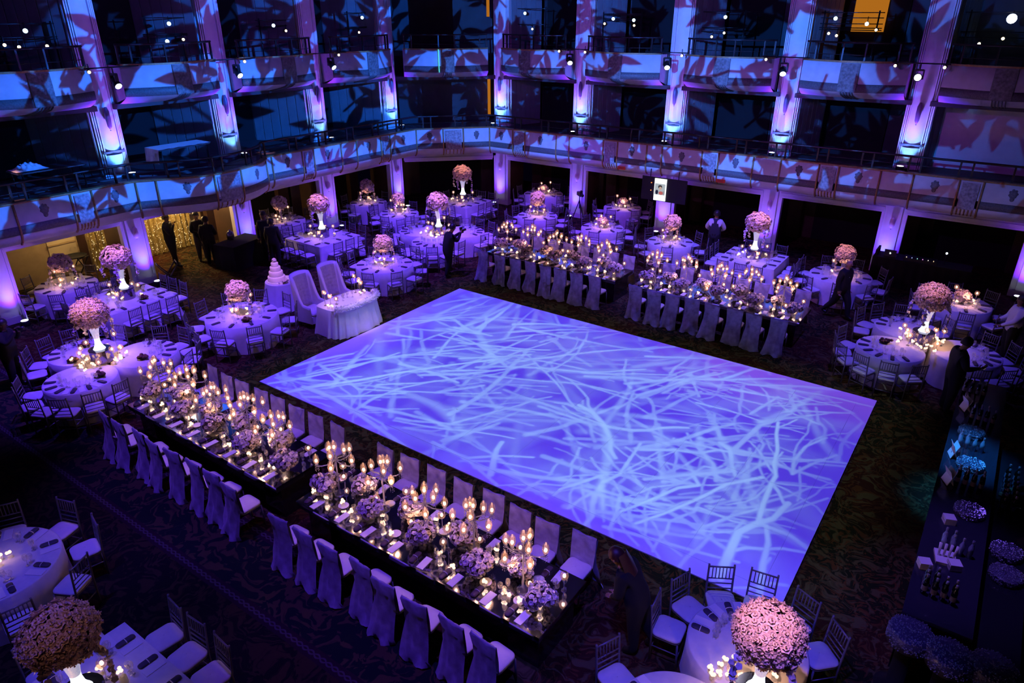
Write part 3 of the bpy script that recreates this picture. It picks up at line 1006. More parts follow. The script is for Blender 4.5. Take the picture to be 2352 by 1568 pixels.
# ------------------------------------------------------------------ first balcony parapet, swept along the walls
path = []
for x in np.linspace(5.5, -18.25, 80):
    path.append((x, 24.1))
for t in np.linspace(0, 1, 12)[1:]:
    path.append((-18.25 - 2.1 * t, 24.1 - 2.25 * t))
for y in np.linspace(21.85, 14.45, 30)[1:]:
    path.append((-20.35, y))
for t in np.linspace(0, 1, 40)[1:]:
    path.append((-20.35 + 1.05 * (sin(pi * min(1, t * 1.02 + 0.0)) ** 0.62 if t < 0.5 else sin(pi * t) ** 1.3 if t < 1 else 0), 14.45 - 4.55 * t))
for y in np.linspace(9.9, 3.0, 26)[1:]:
    path.append((-20.35, y))
path = np.array(path)
seg = np.sqrt((np.diff(path, axis=0) ** 2).sum(1))
S = np.concatenate([[0], np.cumsum(seg)])


def pat(s):
    x = np.interp(s, S, path[:, 0])
    y = np.interp(s, S, path[:, 1])
    e = 0.06
    tx = np.interp(s + e, S, path[:, 0]) - np.interp(s - e, S, path[:, 0])
    ty = np.interp(s + e, S, path[:, 1]) - np.interp(s - e, S, path[:, 1])
    l = math.hypot(tx, ty) or 1
    tx, ty = tx / l, ty / l
    return x, y, -ty, tx      # point and the normal towards the room


def s_at(px, py):
    return S[np.argmin((path[:, 0] - px) ** 2 + (path[:, 1] - py) ** 2)]


def sweep(s0, s1, prof, n=None):
    n = n or max(2, int((s1 - s0) / 0.12))
    mb = MB()
    m = len(prof)
    vv = []
    for i in range(n + 1):
        x, y, nx_, ny_ = pat(s0 + (s1 - s0) * i / n)
        for o_, z in prof:
            vv.append((x + nx_ * o_, y + ny_ * o_, z))
    fs = [(i * m + j, (i + 1) * m + j, (i + 1) * m + j + 1, i * m + j + 1) for i in range(n) for j in range(m - 1)]
    mb.add(vv, fs)
    return mb


bal = obj('balcony', None, None, (0, 0, 0), kind='structure')
ribs = []
for k in range(-1, 6):
    xc = -18.6 + 3.97 * k
    if k >= 1 and xc < 5:
        ribs += [(xc - 0.35, 24.1, 'c'), (xc + 0.35, 24.1, 'c')]
    xm = xc + 3.97 / 2
    if -18 < xm < 5:
        ribs += [(xm - 0.29, 24.1, 'm'), (xm + 0.29, 24.1, 'm')]
ribs += [(-18.22, 24.1, 'x'), (-19.09, 23.19, 'm'), (-19.52, 22.75, 'm')]
for k in range(0, 6):
    yc = 22.1 - 3.9 * k
    for dy in (0.33, -0.33):
        if 3.2 < yc + dy < 21.9:
            ribs.append((-20.35, yc + dy, 'c'))
    ym = yc - 1.95
    for dy in (0.29, -0.29):
        if 3.2 < ym + dy < 21.9:
            ribs.append((-20.35, ym + dy, 'm'))
rs = sorted((s_at(x, y), t) for x, y, t in ribs)
pan_prof = [(-0.02, 3.56), (0.0, 3.54), (0.0, 3.0)]
fri_prof = [(0.0, 3.0), (0.025, 2.985), (0.025, 2.79), (0.0, 2.775)]
cov_prof = [(0.0, 2.775), (-0.01, 2.68), (-0.06, 2.58), (-0.18, 2.50), (-0.5, 2.45), (-1.35, 2.45)]
lion = MB()
lion.ball((0, 0, 0), 0.12, 8, 6, 1.25)
lion.ball((0, 0, -0.16), 0.07, 6, 5, 1.2)
for k in range(7):
    a = 2 * pi * k / 7
    lion.ball((0.10 * cos(a), 0, 0.12 * sin(a) + 0.02), 0.045, 6, 4)
lion_me = lion.mesh('lion_medallion', M['medallion'])
smin, smax = rs[0][0] - 1.3, S[-1] - 0.1
stops = [smin] + [r[0] for r in rs] + [smax]
types = ['x'] + [r[1] for r in rs] + ['x']
for i in range(len(stops) - 1):
    a, b_ = stops[i], stops[i + 1]
    if b_ - a < 0.05:
        continue
    xm, ym, nx_, ny_ = pat((a + b_) / 2)
    if not seen(xm, ym, 3.0, 160):
        continue
    relief = types[i] == 'm' and types[i + 1] == 'm'
    narrow = types[i] == types[i + 1] and types[i] == 'c'
    p = obj('parapet_panel', sweep(a, b_, pan_prof).mesh('parapet_panel', M['panel']), bal)
    obj('cove', sweep(a, b_, cov_prof).mesh('cove', M['panel']), p)
    if relief:
        rm = sweep(a + 0.08, b_ - 0.08, [(0.03, 3.5), (0.05, 3.3), (0.04, 3.05), (0.06, 2.85), (0.03, 2.72)], 6).mesh('relief', M['relief'])
        obj('relief', rm, p)
        for q in range(5):
            sq = a + 0.11 + (b_ - a - 0.22) * q / 4
            x, y, n1, n2 = pat(sq)
            rr = MB().tube([(x + n1 * 0.02, y + n2 * 0.02, 2.78), (x - n1 * 0.02, y - n2 * 0.02, 2.64), (x - n1 * 0.14, y - n2 * 0.14, 2.52)], 0.022, 5)
            obj('claw', rr.mesh('claw', M['gilt']), p)
    else:
        obj('frieze', sweep(a, b_, fri_prof).mesh('frieze', M['frieze']), p)
        if not narrow:
            obj('medallion', lion_me, p, (xm + nx_ * 0.0, ym + ny_ * 0.0, 3.3), (0, 0, math.atan2(ny_, nx_) + pi / 2), (0.85, 0.3, 0.85))
for s_, t in rs:
    x, y, n1, n2 = pat(s_)
    if not seen(x, y, 3, 60):
        continue
    rr = MB().tube([(x + n1 * o_, y + n2 * o_, z) for o_, z in ((0.01, 3.56), (0.02, 3.2), (0.03, 2.9), (0.01, 2.72), (-0.05, 2.58), (-0.16, 2.49))], 0.03, 6)
    obj('gilt_rib', rr.mesh('gilt_rib', M['gilt']), bal)
cap = sweep(smin, smax, [(-0.16, 3.56), (-0.16, 3.60), (0.04, 3.60), (0.05, 3.58), (0.04, 3.555), (-0.02, 3.555)], 240)
obj('cap_moulding', cap.mesh('cap_moulding', M['gilt'], False), bal)
back = sweep(smin, smax, [(-0.16, 3.6), (-0.16, ZB - 0.02), (-1.35, ZB - 0.02)], 240)
obj('balcony_edge_floor', back.mesh('balcony_edge_floor', M['slab']), bal)
for zz, rad, nm in ((4.05, 0.035, 'handrail'), (3.80, 0.010, 'mid_rail')):
    pts = []
    for s_ in np.linspace(smin, smax, 220):
        x, y, n1, n2 = pat(s_)
        pts.append((x - n1 * 0.12, y - n2 * 0.12, zz))
    obj(nm, MB().tube(pts, rad, 6).mesh(nm, M['railing']), bal)
post = MB().box((0, 0, 0.22), (0.05, 0.05, 0.45)).mesh('rail_post', M['railing'], False)
for s_ in np.arange(smin + 0.3, smax, 1.32):
    for ds_ in (0, 0.32):
        x, y, n1, n2 = pat(s_ + ds_)
        if seen(x, y, 3.8, 20):
            obj('rail_post', post, bal, (x - n1 * 0.12, y - n2 * 0.12, 3.58), (0, 0, math.atan2(n2, n1)))

def text_mesh(body, size, mat):
    fc = bpy.data.curves.new('letters', 'FONT')
    fc.body = body
    fc.size = size
    fc.align_x, fc.align_y = 'CENTER', 'CENTER'
    fc.extrude = 0.002
    t_ = bpy.data.objects.new('letters', fc)
    COL.objects.link(t_)
    dg = bpy.context.evaluated_depsgraph_get()
    me = bpy.data.meshes.new_from_object(t_.evaluated_get(dg))
    bpy.data.objects.remove(t_)
    me.materials.clear()
    me.materials.append(mat)
    return me


# exit signs under the balcony
for x, y in ((-12.0, 24.06), (-8.15, 24.06)):
    t = obj('exit_sign', None, None, (x, y, 2.62), label=('red EXIT sign under the far balcony, above the alcove table' if x < -10 else 'red EXIT sign under the far balcony, above the vest-clad waiter'), cat='sign', group='exit signs')
    obj('panel', MB().box((0, 0, 0), (0.30, 0.03, 0.11)).mesh('exit_panel', M['exitred'], False), t)
    obj('lettering', text_mesh('EXIT', 0.11, M['ink']), t, (0, -0.018, 0), (pi / 2, 0, 0))


# ------------------------------------------------------------------ gallery boxes with bowed fronts
def box_template(hw):
    def fy(u):
        return -(0.50 + 0.62 * cos(pi / 2 * min(1, abs(u) / hw) * 0.92))

    def strip(z_o, n=18, u0=None, u1=None):
        mb = MB()
        u0 = -hw if u0 is None else u0
        u1 = hw if u1 is None else u1
        m = len(z_o)
        vv = []
        for i in range(n + 1):
            u = u0 + (u1 - u0) * i / n
            for o_, z in z_o:
                vv.append((u, fy(u) - o_, z))
        mb.add(vv, [(i * m + j, i * m + j + 1, (i + 1) * m + j + 1, (i + 1) * m + j) for i in range(n) for j in range(m - 1)])
        return mb
    parts = []
    pn = strip([(-0.03, 6.58), (0, 6.57), (0, 5.97)])
    for sx in (-1, 1):
        pn.add([(sx * hw, fy(hw), 6.58), (sx * hw, 0.15, 6.58), (sx * hw, 0.15, 5.5), (sx * hw, fy(hw), 5.7)], [(0, 1, 2, 3)])
    parts.append(('front_panel', pn.mesh('box_front', M['panel']), (0, 0, 0), (0, 0, 0), []))
    parts.append(('frieze', strip([(0, 5.97), (0.025, 5.96), (0.025, 5.75), (0, 5.73)]).mesh('box_frieze', M['frieze']), (0, 0, 0), (0, 0, 0), []))
    sf = MB()
    n = 18
    vv = []
    for i in range(n + 1):
        u = -hw + 2 * hw * i / n
        f = fy(u)
        for t, z in ((0, 5.73), (0.12, 5.66), (0.45, 5.55), (1.0, 5.42)):
            vv.append((u, f * (1 - t) + 0.15 * t, z))
    sf.add(vv, [(i * 4 + j, i * 4 + j + 1, (i + 1) * 4 + j + 1, (i + 1) * 4 + j) for i in range(n) for j in range(3)])
    subs = []
    for q in range(5):
        u = -0.16 + 0.08 * q
        rb = MB().tube([(u, fy(u) - 0.01, 5.72), (u, fy(u) * 0.86, 5.63), (u, fy(u) * 0.5, 5.535), (u, 0.1, 5.415)], 0.018, 5)
        subs.append(('soffit_rib', rb.mesh('soffit_rib', M['frieze']), (0, 0, 0), (0, 0, 0)))
    parts.append(('soffit', sf.mesh('box_soffit', M['panel']), (0, 0, 0), (0, 0, 0), subs))
    parts.append(('relief_panel', strip([(0.03, 6.56), (0.05, 6.3), (0.05, 5.95), (0.06, 5.74)], 6, -0.27, 0.27).mesh('box_relief', M['boxrelief']), (0, 0, 0), (0, 0, 0), []))
    parts.append(('cap_moulding', strip([(-0.12, 6.58), (-0.12, 6.62), (0.03, 6.62), (0.03, 6.57)]).mesh('box_cap', M['gilt'], False), (0, 0, 0), (0, 0, 0), []))
    for z, r, nm in ((7.12, 0.032, 'handrail'), (6.78, 0.010, 'lower_rail')):
        pts = [(u, fy(u) + 0.1, z) for u in np.linspace(-hw + 0.02, hw - 0.02, 17)]
        parts.append((nm, MB().tube(pts, r, 6).mesh(nm, M['railing']), (0, 0, 0), (0, 0, 0), []))
    po = MB().box((0, 0, 0.25), (0.045, 0.045, 0.5)).mesh('box_post', M['railing'], False)
    for u in (-hw + 0.06, -hw + 0.35, -0.32, 0.32, hw - 0.35, hw - 0.06):
        parts.append(('post', po, (u, fy(u) + 0.1, 6.6), (0, 0, 0), []))
    return ('theatre_box', 'balcony box', parts)


BOX = box_template(1.53)
BOXC = box_template(1.72)
nb = {'wall_far': 0, 'wall_left': 0, 'wall_corner': 0}
for wname, bi, um, L, org, ang in BAYS:
    x, y, _ = l2w(org, ang, um, 0)
    if not seen(x, y, 6.3, 260):
        continue
    if wname == 'wall_corner':
        lab = 'bowed white gallery box across the cut room corner, dark rail on top'
    else:
        lab = f"bowed white gallery box with dark frieze, {ORD[bi]} bay of the {'left-hand' if wname == 'wall_left' else 'far'} wall"
    place(BOXC if wname == 'wall_corner' else BOX, (x, y, 0), ang, lab, 'gallery boxes')

# teal light strip down the corner box
tl = MB().box((0, 0, 0), (0.03, 0.03, 0.85)).mesh('teal_strip', M['tealemit'], False)
x, y, _ = l2w((-21.9, 22.1), pi / 4, 2.33 - 0.34, -1.16)
obj('light_strip', tl, None, (x, y, 6.17), (0, 0, pi / 4), label='thin glowing teal light strip down the corner gallery box', cat='light strip')

# lighting pipes between the boxes, in front of the columns, and their lamps
mh_y = MB().box((0, 0, 0.0), (0.20, 0.12, 0.05))
mh_y.box((-0.12, 0, -0.12), (0.03, 0.10, 0.26))
mh_y.box((0.12, 0, -0.12), (0.03, 0.10, 0.26))
mh_y.tube([(0, 0, 0.02), (0, 0, 0.16)], 0.02, 6)
mh_yoke = mh_y.mesh('lamp_yoke', M['black'], False)
mh_b = MB().lathe([(0.05, 0.12), (0.09, 0.08), (0.10, -0.05), (0.115, -0.17), (0.09, -0.175)], 12).mesh('lamp_head', M['black'])
mh_l = MB().lathe([(0.001, -0.181), (0.092, -0.181)], 14, caps=False).mesh('lamp_lens', M['lens'])


def moving_head(loc, aim, label):
    r = obj('moving_head_lamp', None, None, loc, label=label, cat='stage lamp', group='moving head lamps under the gallery')
    obj('yoke', mh_yoke, r)
    d = Vector(aim) - Vector(loc)
    e = (-d).to_track_quat('Z', 'Y').to_euler()
    h = obj('lamp_head', mh_b, r, (0, 0, -0.2), e)
    obj('lens', mh_l, h)
    return r


pipe = MB().tube([(-0.75, 0, 0), (0.75, 0, 0)], 0.02, 6).mesh('lighting_pipe', M['black'])
for k, (px, py, rz, z) in enumerate([(-20.9, 10.4, pi / 2, 6.58), (-20.9, 14.3, pi / 2, 6.60), (-20.9, 18.2, pi / 2, 6.62), (-14.6, 24.35, 0, 6.68), (-10.66, 24.35, 0, 6.68), (-6.69, 24.35, 0, 6.66), (-2.85, 24.35, 0, 6.62)]):
    side = 'left-hand' if k < 3 else 'far'
    q = (k if k < 3 else k - 3)
    obj('lighting_pipe', pipe, None, (px, py, z), (0, 0, rz), label=f'black lighting pipe across the {ORD[q + 1]} {side} column, lamp hung below', cat='pipe', group='lighting pipes')
    moving_head((px, py, z - 0.18), (px * 0.6, py - 8 if k >= 3 else py, 0) if k != 6 else (-1.5, 6, 7.5), f'black moving-head lamp with a bright lens on the {ORD[q + 1]} {side} column')

sl_b = MB().lathe([(0.03, 0.10), (0.05, 0.08), (0.055, -0.06), (0.05, -0.065)], 10).mesh('spot_can', M['black'])
sl_arm = MB().tube([(0, 0, 0), (0, 0, -0.22)], 0.012, 5).mesh('spot_bracket', M['black'])


def sl_lens(mat, r):
    return MB().lathe([(0.001, -0.069), (r, -0.069)], 12, caps=False).mesh('spot_lens', mat)


LW, LO, LS = sl_lens(M['lenscool'], 0.06), sl_lens(M['lenswarm'], 0.042), sl_lens(M['lens'], 0.13)
SP = [(-22.4, 9.09, 7.51, 'w'), (-22.4, 8.5, 7.18, 'o'), (-22.4, 8.83, 7.12, 'o'), (-22.4, 9.53, 7.12, 'o'), (-22.4, 13.2, 7.63, 'w'), (-22.4, 13.58, 7.17, 'o'), (-22.4, 13.03, 7.13, 'w'), (-22.4, 17.08, 7.52, 'w'), (-22.4, 17.59, 7.34, 'o'), (-22.4, 21.34, 7.74, 'w'), (-22.4, 21.11, 7.21, 'o'), (-22.4, 21.73, 7.24, 'o'),
      (-17.72, 25.9, 7.89, 'w'), (-17.35, 25.9, 7.31, 'o'), (-13.67, 25.9, 7.71, 'w'), (-12.81, 25.9, 7.67, 'w'), (-12.78, 25.9, 7.49, 'o'), (-14.03, 25.9, 7.54, 'o'), (-9.33, 25.9, 7.79, 'w'), (-9.31, 25.9, 7.29, 'o'), (-9.74, 25.9, 7.16, 'o'), (-5.73, 25.9, 7.77, 'w'), (-5.86, 25.9, 7.33, 'o'), (-5.61, 25.9, 7.27, 'o'), (-4.78, 25.9, 7.62, 'w'), (-4.48, 25.9, 7.45, 'o'), (-1.02, 25.9, 7.79, 's'), (-1.65, 25.9, 7.12, 'o'), (-1.1, 25.9, 7.27, 'o'),
      (-20.9, 9.77, 6.50, 'o'), (-20.9, 14.64, 6.52, 'o'), (-20.9, 18.61, 6.54, 'o'), (-15.08, 24.35, 6.60, 'o'), (-13.95, 24.35, 6.60, 'o'), (-10.14, 24.35, 6.60, 'o'), (-7.27, 24.35, 6.58, 'o'), (-3.5, 24.35, 6.54, 'o'), (-2.23, 24.35, 6.54, 'o')]
# stands that carry the gallery lamps, one per bay: a stack of amplifiers with a lamp bar
bays = {}
for x, y, z, k in SP:
    if z > 7.0:
        key = ('l', int((22.1 - y) // 3.9)) if x < -22 else ('f', int((x + 18.6) // 3.97))
        bays.setdefault(key, []).append((x, y, z))
for (sd, kk), pts in bays.items():
    cx_, cy_ = sum(p[0] for p in pts) / len(pts), sum(p[1] for p in pts) / len(pts)
    zt = max(p[2] for p in pts) + 0.2
    rz = pi / 2 if sd == 'l' else 0
    r = obj('lamp_stand', None, None, (cx_, cy_, GAL + 0.02), (0, 0, rz), label=f"black lamp frame standing in the {ORD[kk]} gallery bay, {'left-hand side counted from the corner' if sd == 'l' else 'far side'}", cat='stand', group='lamp frames in the gallery')
    for sx in (-0.8, 0.8):
        obj('upright', MB().tube([(sx, 0.04, 0), (sx, 0.04, zt - GAL)], 0.025, 6).mesh('stand_upright', M['black']), r)
    for zz in sorted({round(p[2] + 0.16, 2) for p in pts}):
        obj('crossbar', MB().tube([(-0.95, 0.04, zz - GAL - 0.02), (0.95, 0.04, zz - GAL - 0.02)], 0.015, 6).mesh('stand_crossbar', M['black']), r)
for i, (x, y, z, k) in enumerate(SP):
    side = 'left-hand' if x < -20 else 'far'
    lv = 'gallery' if z > 7.0 else 'pipe'
    kindn = {'w': 'cool white', 'o': 'small amber', 's': 'dazzling blue-white'}[k]
    same = sorted([j for j, q in enumerate(SP) if q[3] == k and (q[0] < -20) == (x < -20) and (q[2] > 7.0) == (z > 7.0)], key=lambda j: scr(*SP[j][:3])[0])
    lab = f"{kindn} spotlight on the {side} {lv}, {ORD[same.index(i)]} of its kind from the left" if k != 's' else 'dazzling blue-white spotlight high at the far right gallery'
    r = obj('spotlight', None, None, (x, y, z), label=lab, cat='spotlight', group='small spotlights')
    d = CAM + Vector((-4, 3, -3)) - Vector((x, y, z))
    e = (-d).to_track_quat('Z', 'Y').to_euler()
    h = obj('can', sl_b, r, (0, 0, 0), e)
    obj('lens', {'w': LW, 'o': LO, 's': LS}[k], h)
    obj('bracket', sl_arm, r, (0, 0, 0.2))

# balcony furniture: folding tables with cloths, seen over the parapet
ft = MB().box((0, 0, 0.72), (0.72, 1.7, 0.03)).mesh('folding_top', pmat('dark_folding_top', (0.04, 0.04, 0.05), 0.4), False)
fleg = MB()
fleg = MB().tube([(0, 0, 0), (0, 0, 0.71)], 0.016, 6).mesh('folding_leg', M['black'])
FOLD = ('folding_table', 'table', [('table_top', ft, (0, 0, 0), (0, 0, 0), [])] + [('leg', fleg, (sx, sy, 0), (0, 0, 0), []) for sx in (-0.3, 0.3) for sy in (-0.75, 0.75)])
place(FOLD, (-21.15, 8.2, ZB), 0, 'dark folding table on the balcony under a crumpled white cloth')
place(FOLD, (-21.4, 12.15, ZB), 0, 'folding table on the balcony with a pale cloth hanging off its end')
cr = MB()
cr.grid(lambda u, v: ((u - 0.5) * 0.55, (v - 0.5) * 0.8, 0.02 + 0.17 * max(0, 1 - ((u - 0.5) / 0.5) ** 2 - ((v - 0.5) / 0.5) ** 2) * (0.8 + 0.4 * sin(19 * u + 7 * v) * sin(23 * v))), 18, 22)
obj('crumpled_cloth', cr.mesh('crumpled_cloth', M['linen']), None, (-21.15, 7.75, ZB + 0.74), label='crumpled white cloth heaped on the balcony folding table', cat='cloth')
cl2 = MB()
cl2.grid(lambda u, v: (0.38 * (1 if v > 0.45 else v / 0.45 * 2 - 1) if False else (v * 1.0 - 0.5) * 0.8, (u - 0.5) * 1.76, 0.755 + 0.006 * sin(31 * u) * sin(17 * v)), 30, 6)
cl2.grid(lambda u, v: ((u - 0.5) * 0.78, -0.88 - 0.04 * v - 0.02 * sin(20 * u) * v, 0.755 - 0.42 * v), 14, 5)
obj('draped_cloth', cl2.mesh('draped_cloth', M['linen']), None, (-21.4, 12.15, ZB), label='pale cloth draped over the folding table on the curved balcony', cat='cloth')

# ------------------------------------------------------------------ lit foyer behind the left-hand arches
fy_root = obj('wall_foyer', None, None, (-24.62, 0, 0), kind='structure')
for y0, y1 in ((8.9, 9.75), (11.0, 11.85)):
    p = obj('panel_moulding', MB().box((0.02, (y0 + y1) / 2, 1.25), (0.04, y1 - y0, 2.3)).mesh('foyer_panel', pmat('cream_panel', (0.55, 0.47, 0.30), 0.55), False), fy_root)
    for z in (0.35, 1.15, 2.2):
        obj('moulding_bar', MB().box((0.05, (y0 + y1) / 2, z), (0.03, y1 - y0, 0.05)).mesh('moulding_bar', M['beige'], False), p)
pier = MB().box((0.06, 9.92, 1.25), (0.14, 0.22, 2.5)).mesh('foyer_pier', M['brownwood'], False)
obj('foyer_pier', pier, fy_root)


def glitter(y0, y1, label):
    r = obj('sequin_curtain', None, None, (-24.42, (y0 + y1) / 2, 0), label=label, cat='curtain')
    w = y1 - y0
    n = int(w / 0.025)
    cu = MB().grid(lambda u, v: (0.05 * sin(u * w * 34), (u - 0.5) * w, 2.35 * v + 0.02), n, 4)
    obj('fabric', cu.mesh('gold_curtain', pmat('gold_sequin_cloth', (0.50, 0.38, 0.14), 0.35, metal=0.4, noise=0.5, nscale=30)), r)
    fl_ = MB()  # sequin glints put in as small emissive balls
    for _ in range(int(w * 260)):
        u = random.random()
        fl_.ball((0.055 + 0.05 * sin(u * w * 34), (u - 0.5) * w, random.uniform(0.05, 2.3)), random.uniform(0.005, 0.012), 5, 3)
    o_ = obj('sequin_glints', fl_.mesh('sequin_glints', M['sequin']), r, kind='stuff')


glitter(10.05, 10.85, 'narrow gold sequin curtain behind the left-hand square table')
glitter(12.0, 13.75, 'wide gold sequin curtain behind the standing man')
lamp('foyer_lamp', 'POINT', (-23.6, 12.6, 2.25), 230, (1.0, 0.62, 0.25), size=0.12)
lamp('foyer_lamp', 'POINT', (-23.7, 9.6, 2.25), 70, (1.0, 0.62, 0.25), size=0.12)


# ------------------------------------------------------------------ people
def person(loc, rz, label, lean=0.0, arms=None, legs=None, top='suit', sleeve=None, bottom='suit', hair='short', skin='skin', shirt=False, height=1.74, twist=0.0, bow=False, headpitch=0.0):
    sc = height / 1.74
    J = {
        'pelvis': (0, 0, 0.95, 0.135), 'belly': (0, 0, 1.12, 0.125), 'chest': (0, 0, 1.31, 0.145), 'neckb': (0, -0.01, 1.455, 0.075), 'neck': (0, 0.0, 1.52, 0.05),
        'jaw': (0, 0.025, 1.585, 0.066), 'head': (0, 0.02, 1.66, 0.088), 'crown': (0, 0.012, 1.72, 0.062),
    }
    A = {'L': ((-0.235, -0.02, 1.13), (-0.24, 0.07, 0.90)), 'R': ((0.235, -0.02, 1.13), (0.24, 0.07, 0.90))}
    A.update(arms or {})
    G_ = {'L': ((-0.105, 0.01, 0.50), (-0.11, -0.03, 0.09)), 'R': ((0.105, 0.01, 0.50), (0.11, -0.03, 0.09))}
    G_.update(legs or {})
    for s_, sx in (('L', -1), ('R', 1)):
        J['sh' + s_] = (sx * 0.185, -0.01, 1.405, 0.066)
        J['el' + s_] = (*A[s_][0], 0.047)
        J['wr' + s_] = (*A[s_][1], 0.030)
        e, w = Vector(A[s_][0]), Vector(A[s_][1])
        d = (w - e).normalized()
        J['pa' + s_] = (*(w + d * 0.075), 0.034)
        J['hi' + s_] = (sx * 0.09, 0, 0.88, 0.095)
        J['kn' + s_] = (*G_[s_][0], 0.062)
        J['an' + s_] = (*G_[s_][1], 0.042)
        kx, ky, kz = G_[s_][1]
        J['to' + s_] = (kx + sx * 0.02, ky + 0.17, max(0.03, kz - 0.055), 0.035)
    E_ = [('pelvis', 'belly', 't'), ('belly', 'chest', 't'), ('chest', 'neckb', 't'), ('neckb', 'neck', 's'), ('neck', 'jaw', 's'), ('jaw', 'head', 's'), ('head', 'crown', 's')]
    for s_ in 'LR':
        E_ += [('chest', 'sh' + s_, 'a'), ('sh' + s_, 'el' + s_, 'a'), ('el' + s_, 'wr' + s_, 'a'), ('wr' + s_, 'pa' + s_, 's'), ('pelvis', 'hi' + s_, 'b'), ('hi' + s_, 'kn' + s_, 'b'), ('kn' + s_, 'an' + s_, 'b'), ('an' + s_, 'to' + s_, 'f')]

    def bend(p):
        x, y, z = p[:3]
        if z > 0.95 or True:
            pass
        return (x, y, z)
    names = list(J)
    up = {'belly', 'chest', 'neckb', 'neck', 'jaw', 'head', 'crown'} | {k + s_ for k in ('sh', 'el', 'wr', 'pa') for s_ in 'LR'}
    R_ = Matrix.Rotation(-lean, 3, 'X')
    Rt = Matrix.Rotation(twist, 3, 'Z')
    piv = Vector((0, 0, 0.97))
    P = {}
    for k in names:
        p = Vector(J[k][:3])
        if k in up:
            p = piv + R_ @ (Rt @ (p - piv))
        P[k] = p * sc
    if headpitch:
        nk = P['neck'].copy()
        Rh = Matrix.Rotation(-headpitch, 3, 'X')
        for k in ('jaw', 'head', 'crown'):
            P[k] = nk + Rh @ (P[k] - nk)
    me = bpy.data.meshes.new('person_cage')
    me.from_pydata([tuple(P[k]) for k in names], [(names.index(a), names.index(b_)) for a, b_, _ in E_], [])
    o = bpy.data.objects.new('person_cage', me)
    COL.objects.link(o)
    md = o.modifiers.new('skin', 'SKIN')
    md.use_smooth_shade = True
    sv = me.skin_vertices[0].data
    for i, k in enumerate(names):
        r = J[k][3] * sc * (1.12 if k in ('jaw', 'head', 'crown', 'neck') else 1.25 if k[:2] in ('wr', 'pa', 'to') else 1.6)
        sv[i].radius = (r, r * (0.8 if k in ('pelvis', 'belly', 'chest') else 1.0))
        sv[i].use_root = (k == 'pelvis')
    sb = o.modifiers.new('sub', 'SUBSURF')
    sb.levels = sb.render_levels = 2
    dg = bpy.context.evaluated_depsgraph_get()
    body = bpy.data.meshes.new_from_object(o.evaluated_get(dg))
    bpy.data.objects.remove(o)
    # colour regions by the nearest bone
    mats = [M[skin], M[top], M[sleeve or top], M[bottom], M['shoe']]
    body.materials.clear()
    for m_ in mats:
        body.materials.append(m_)
    n = len(body.polygons)
    cen = np.empty(n * 3)
    body.polygons.foreach_get('center', cen)
    cen = cen.reshape(-1, 3)
    best = np.full(n, 1e9)
    lab = np.zeros(n, int)
    for a, b_, t in E_:
        pa, pb = np.array(P[a]), np.array(P[b_])
        d = pb - pa
        tt = np.clip(((cen - pa) @ d) / (d @ d + 1e-9), 0, 1)
        dist = np.linalg.norm(cen - pa - tt[:, None] * d, axis=1) - (J[a][3] * (1 - tt) + J[b_][3] * tt) * sc * 0.8
        mk = dist < best
        best[mk] = dist[mk]
        lab[mk] = {'s': 0, 't': 1, 'a': 2, 'b': 3, 'f': 4}[t]
    body.polygons.foreach_set('material_index', lab)
    body.polygons.foreach_set('use_smooth', [True] * n)
    root = obj('person', body, None, loc, (0, 0, rz), label=label, cat='person', group='people in the ballroom')
    # fingers
    for s_, sx in (('L', -1), ('R', 1)):
        pw, pp = P['wr' + s_], P['pa' + s_]
        d = (pp - pw).normalized()
        side = d.cross(Vector((0, 1, 0.2))).normalized()
        nrm = side.cross(d).normalized()
        hb = MB()
        for q, L in ((-0.026, 0.060), (-0.009, 0.068), (0.009, 0.064), (0.025, 0.050)):
            b0 = pp + side * q * sc + d * 0.015
            b1 = b0 + (d * 0.6 + nrm * 0.25) * L * sc
            hb.tube([b0, b1, b1 + (d * 0.25 + nrm * 0.5) * L * sc], [0.010 * sc, 0.009 * sc, 0.007 * sc], 5)
        b0 = pp - side * 0.03 * sc * sx - d * 0.03
        hb.tube([b0, b0 - side * 0.03 * sc * sx + d * 0.025, b0 - side * 0.04 * sc * sx + d * 0.055 + nrm * 0.01], [0.012 * sc, 0.010 * sc, 0.008 * sc], 5)
        obj('fingers', hb.mesh('fingers', M[skin]), root)
    # head: hair, nose, ears
    hd = (P['head'] + P['crown']) / 2
    up_ = (P['crown'] - P['jaw']).normalized()
    fw = Vector((0, 1, 0)) - up_ * up_.y
    fw.normalize()
    fw = (R_ @ Rt @ Vector((0, 1, 0)))
    fw = (fw - up_ * fw.dot(up_)).normalized()
    rt = fw.cross(up_)
    fm_ = MB()
    fc_ = P['jaw'] * 0.45 + P['head'] * 0.55
    fm_.tube([fc_ + fw * 0.075 * sc + up_ * 0.03 * sc, fc_ + fw * 0.105 * sc - up_ * 0.005 * sc, fc_ + fw * 0.08 * sc - up_ * 0.015 * sc], [0.008 * sc, 0.014 * sc, 0.006 * sc], 6)
    for q in (-1, 1):
        fm_.ball(tuple(fc_ + rt * q * 0.088 * sc + up_ * 0.005), 0.018 * sc, 6, 4, 1.4)
    obj('nose_and_ears', fm_.mesh('nose_and_ears', M[skin]), root)
    ey_ = MB()
    for q in (-1, 1):
        ey_.ball(tuple(fc_ + fw * 0.078 * sc + rt * q * 0.032 * sc + up_ * 0.035 * sc), 0.010 * sc, 6, 4)
    ey_.tube([fc_ + fw * 0.082 * sc - rt * 0.022 * sc - up_ * 0.045 * sc, fc_ + fw * 0.085 * sc + rt * 0.022 * sc - up_ * 0.045 * sc], 0.005 * sc, 5)
    obj('eyes_and_mouth', ey_.mesh('eyes_and_mouth', M['hair']), root)
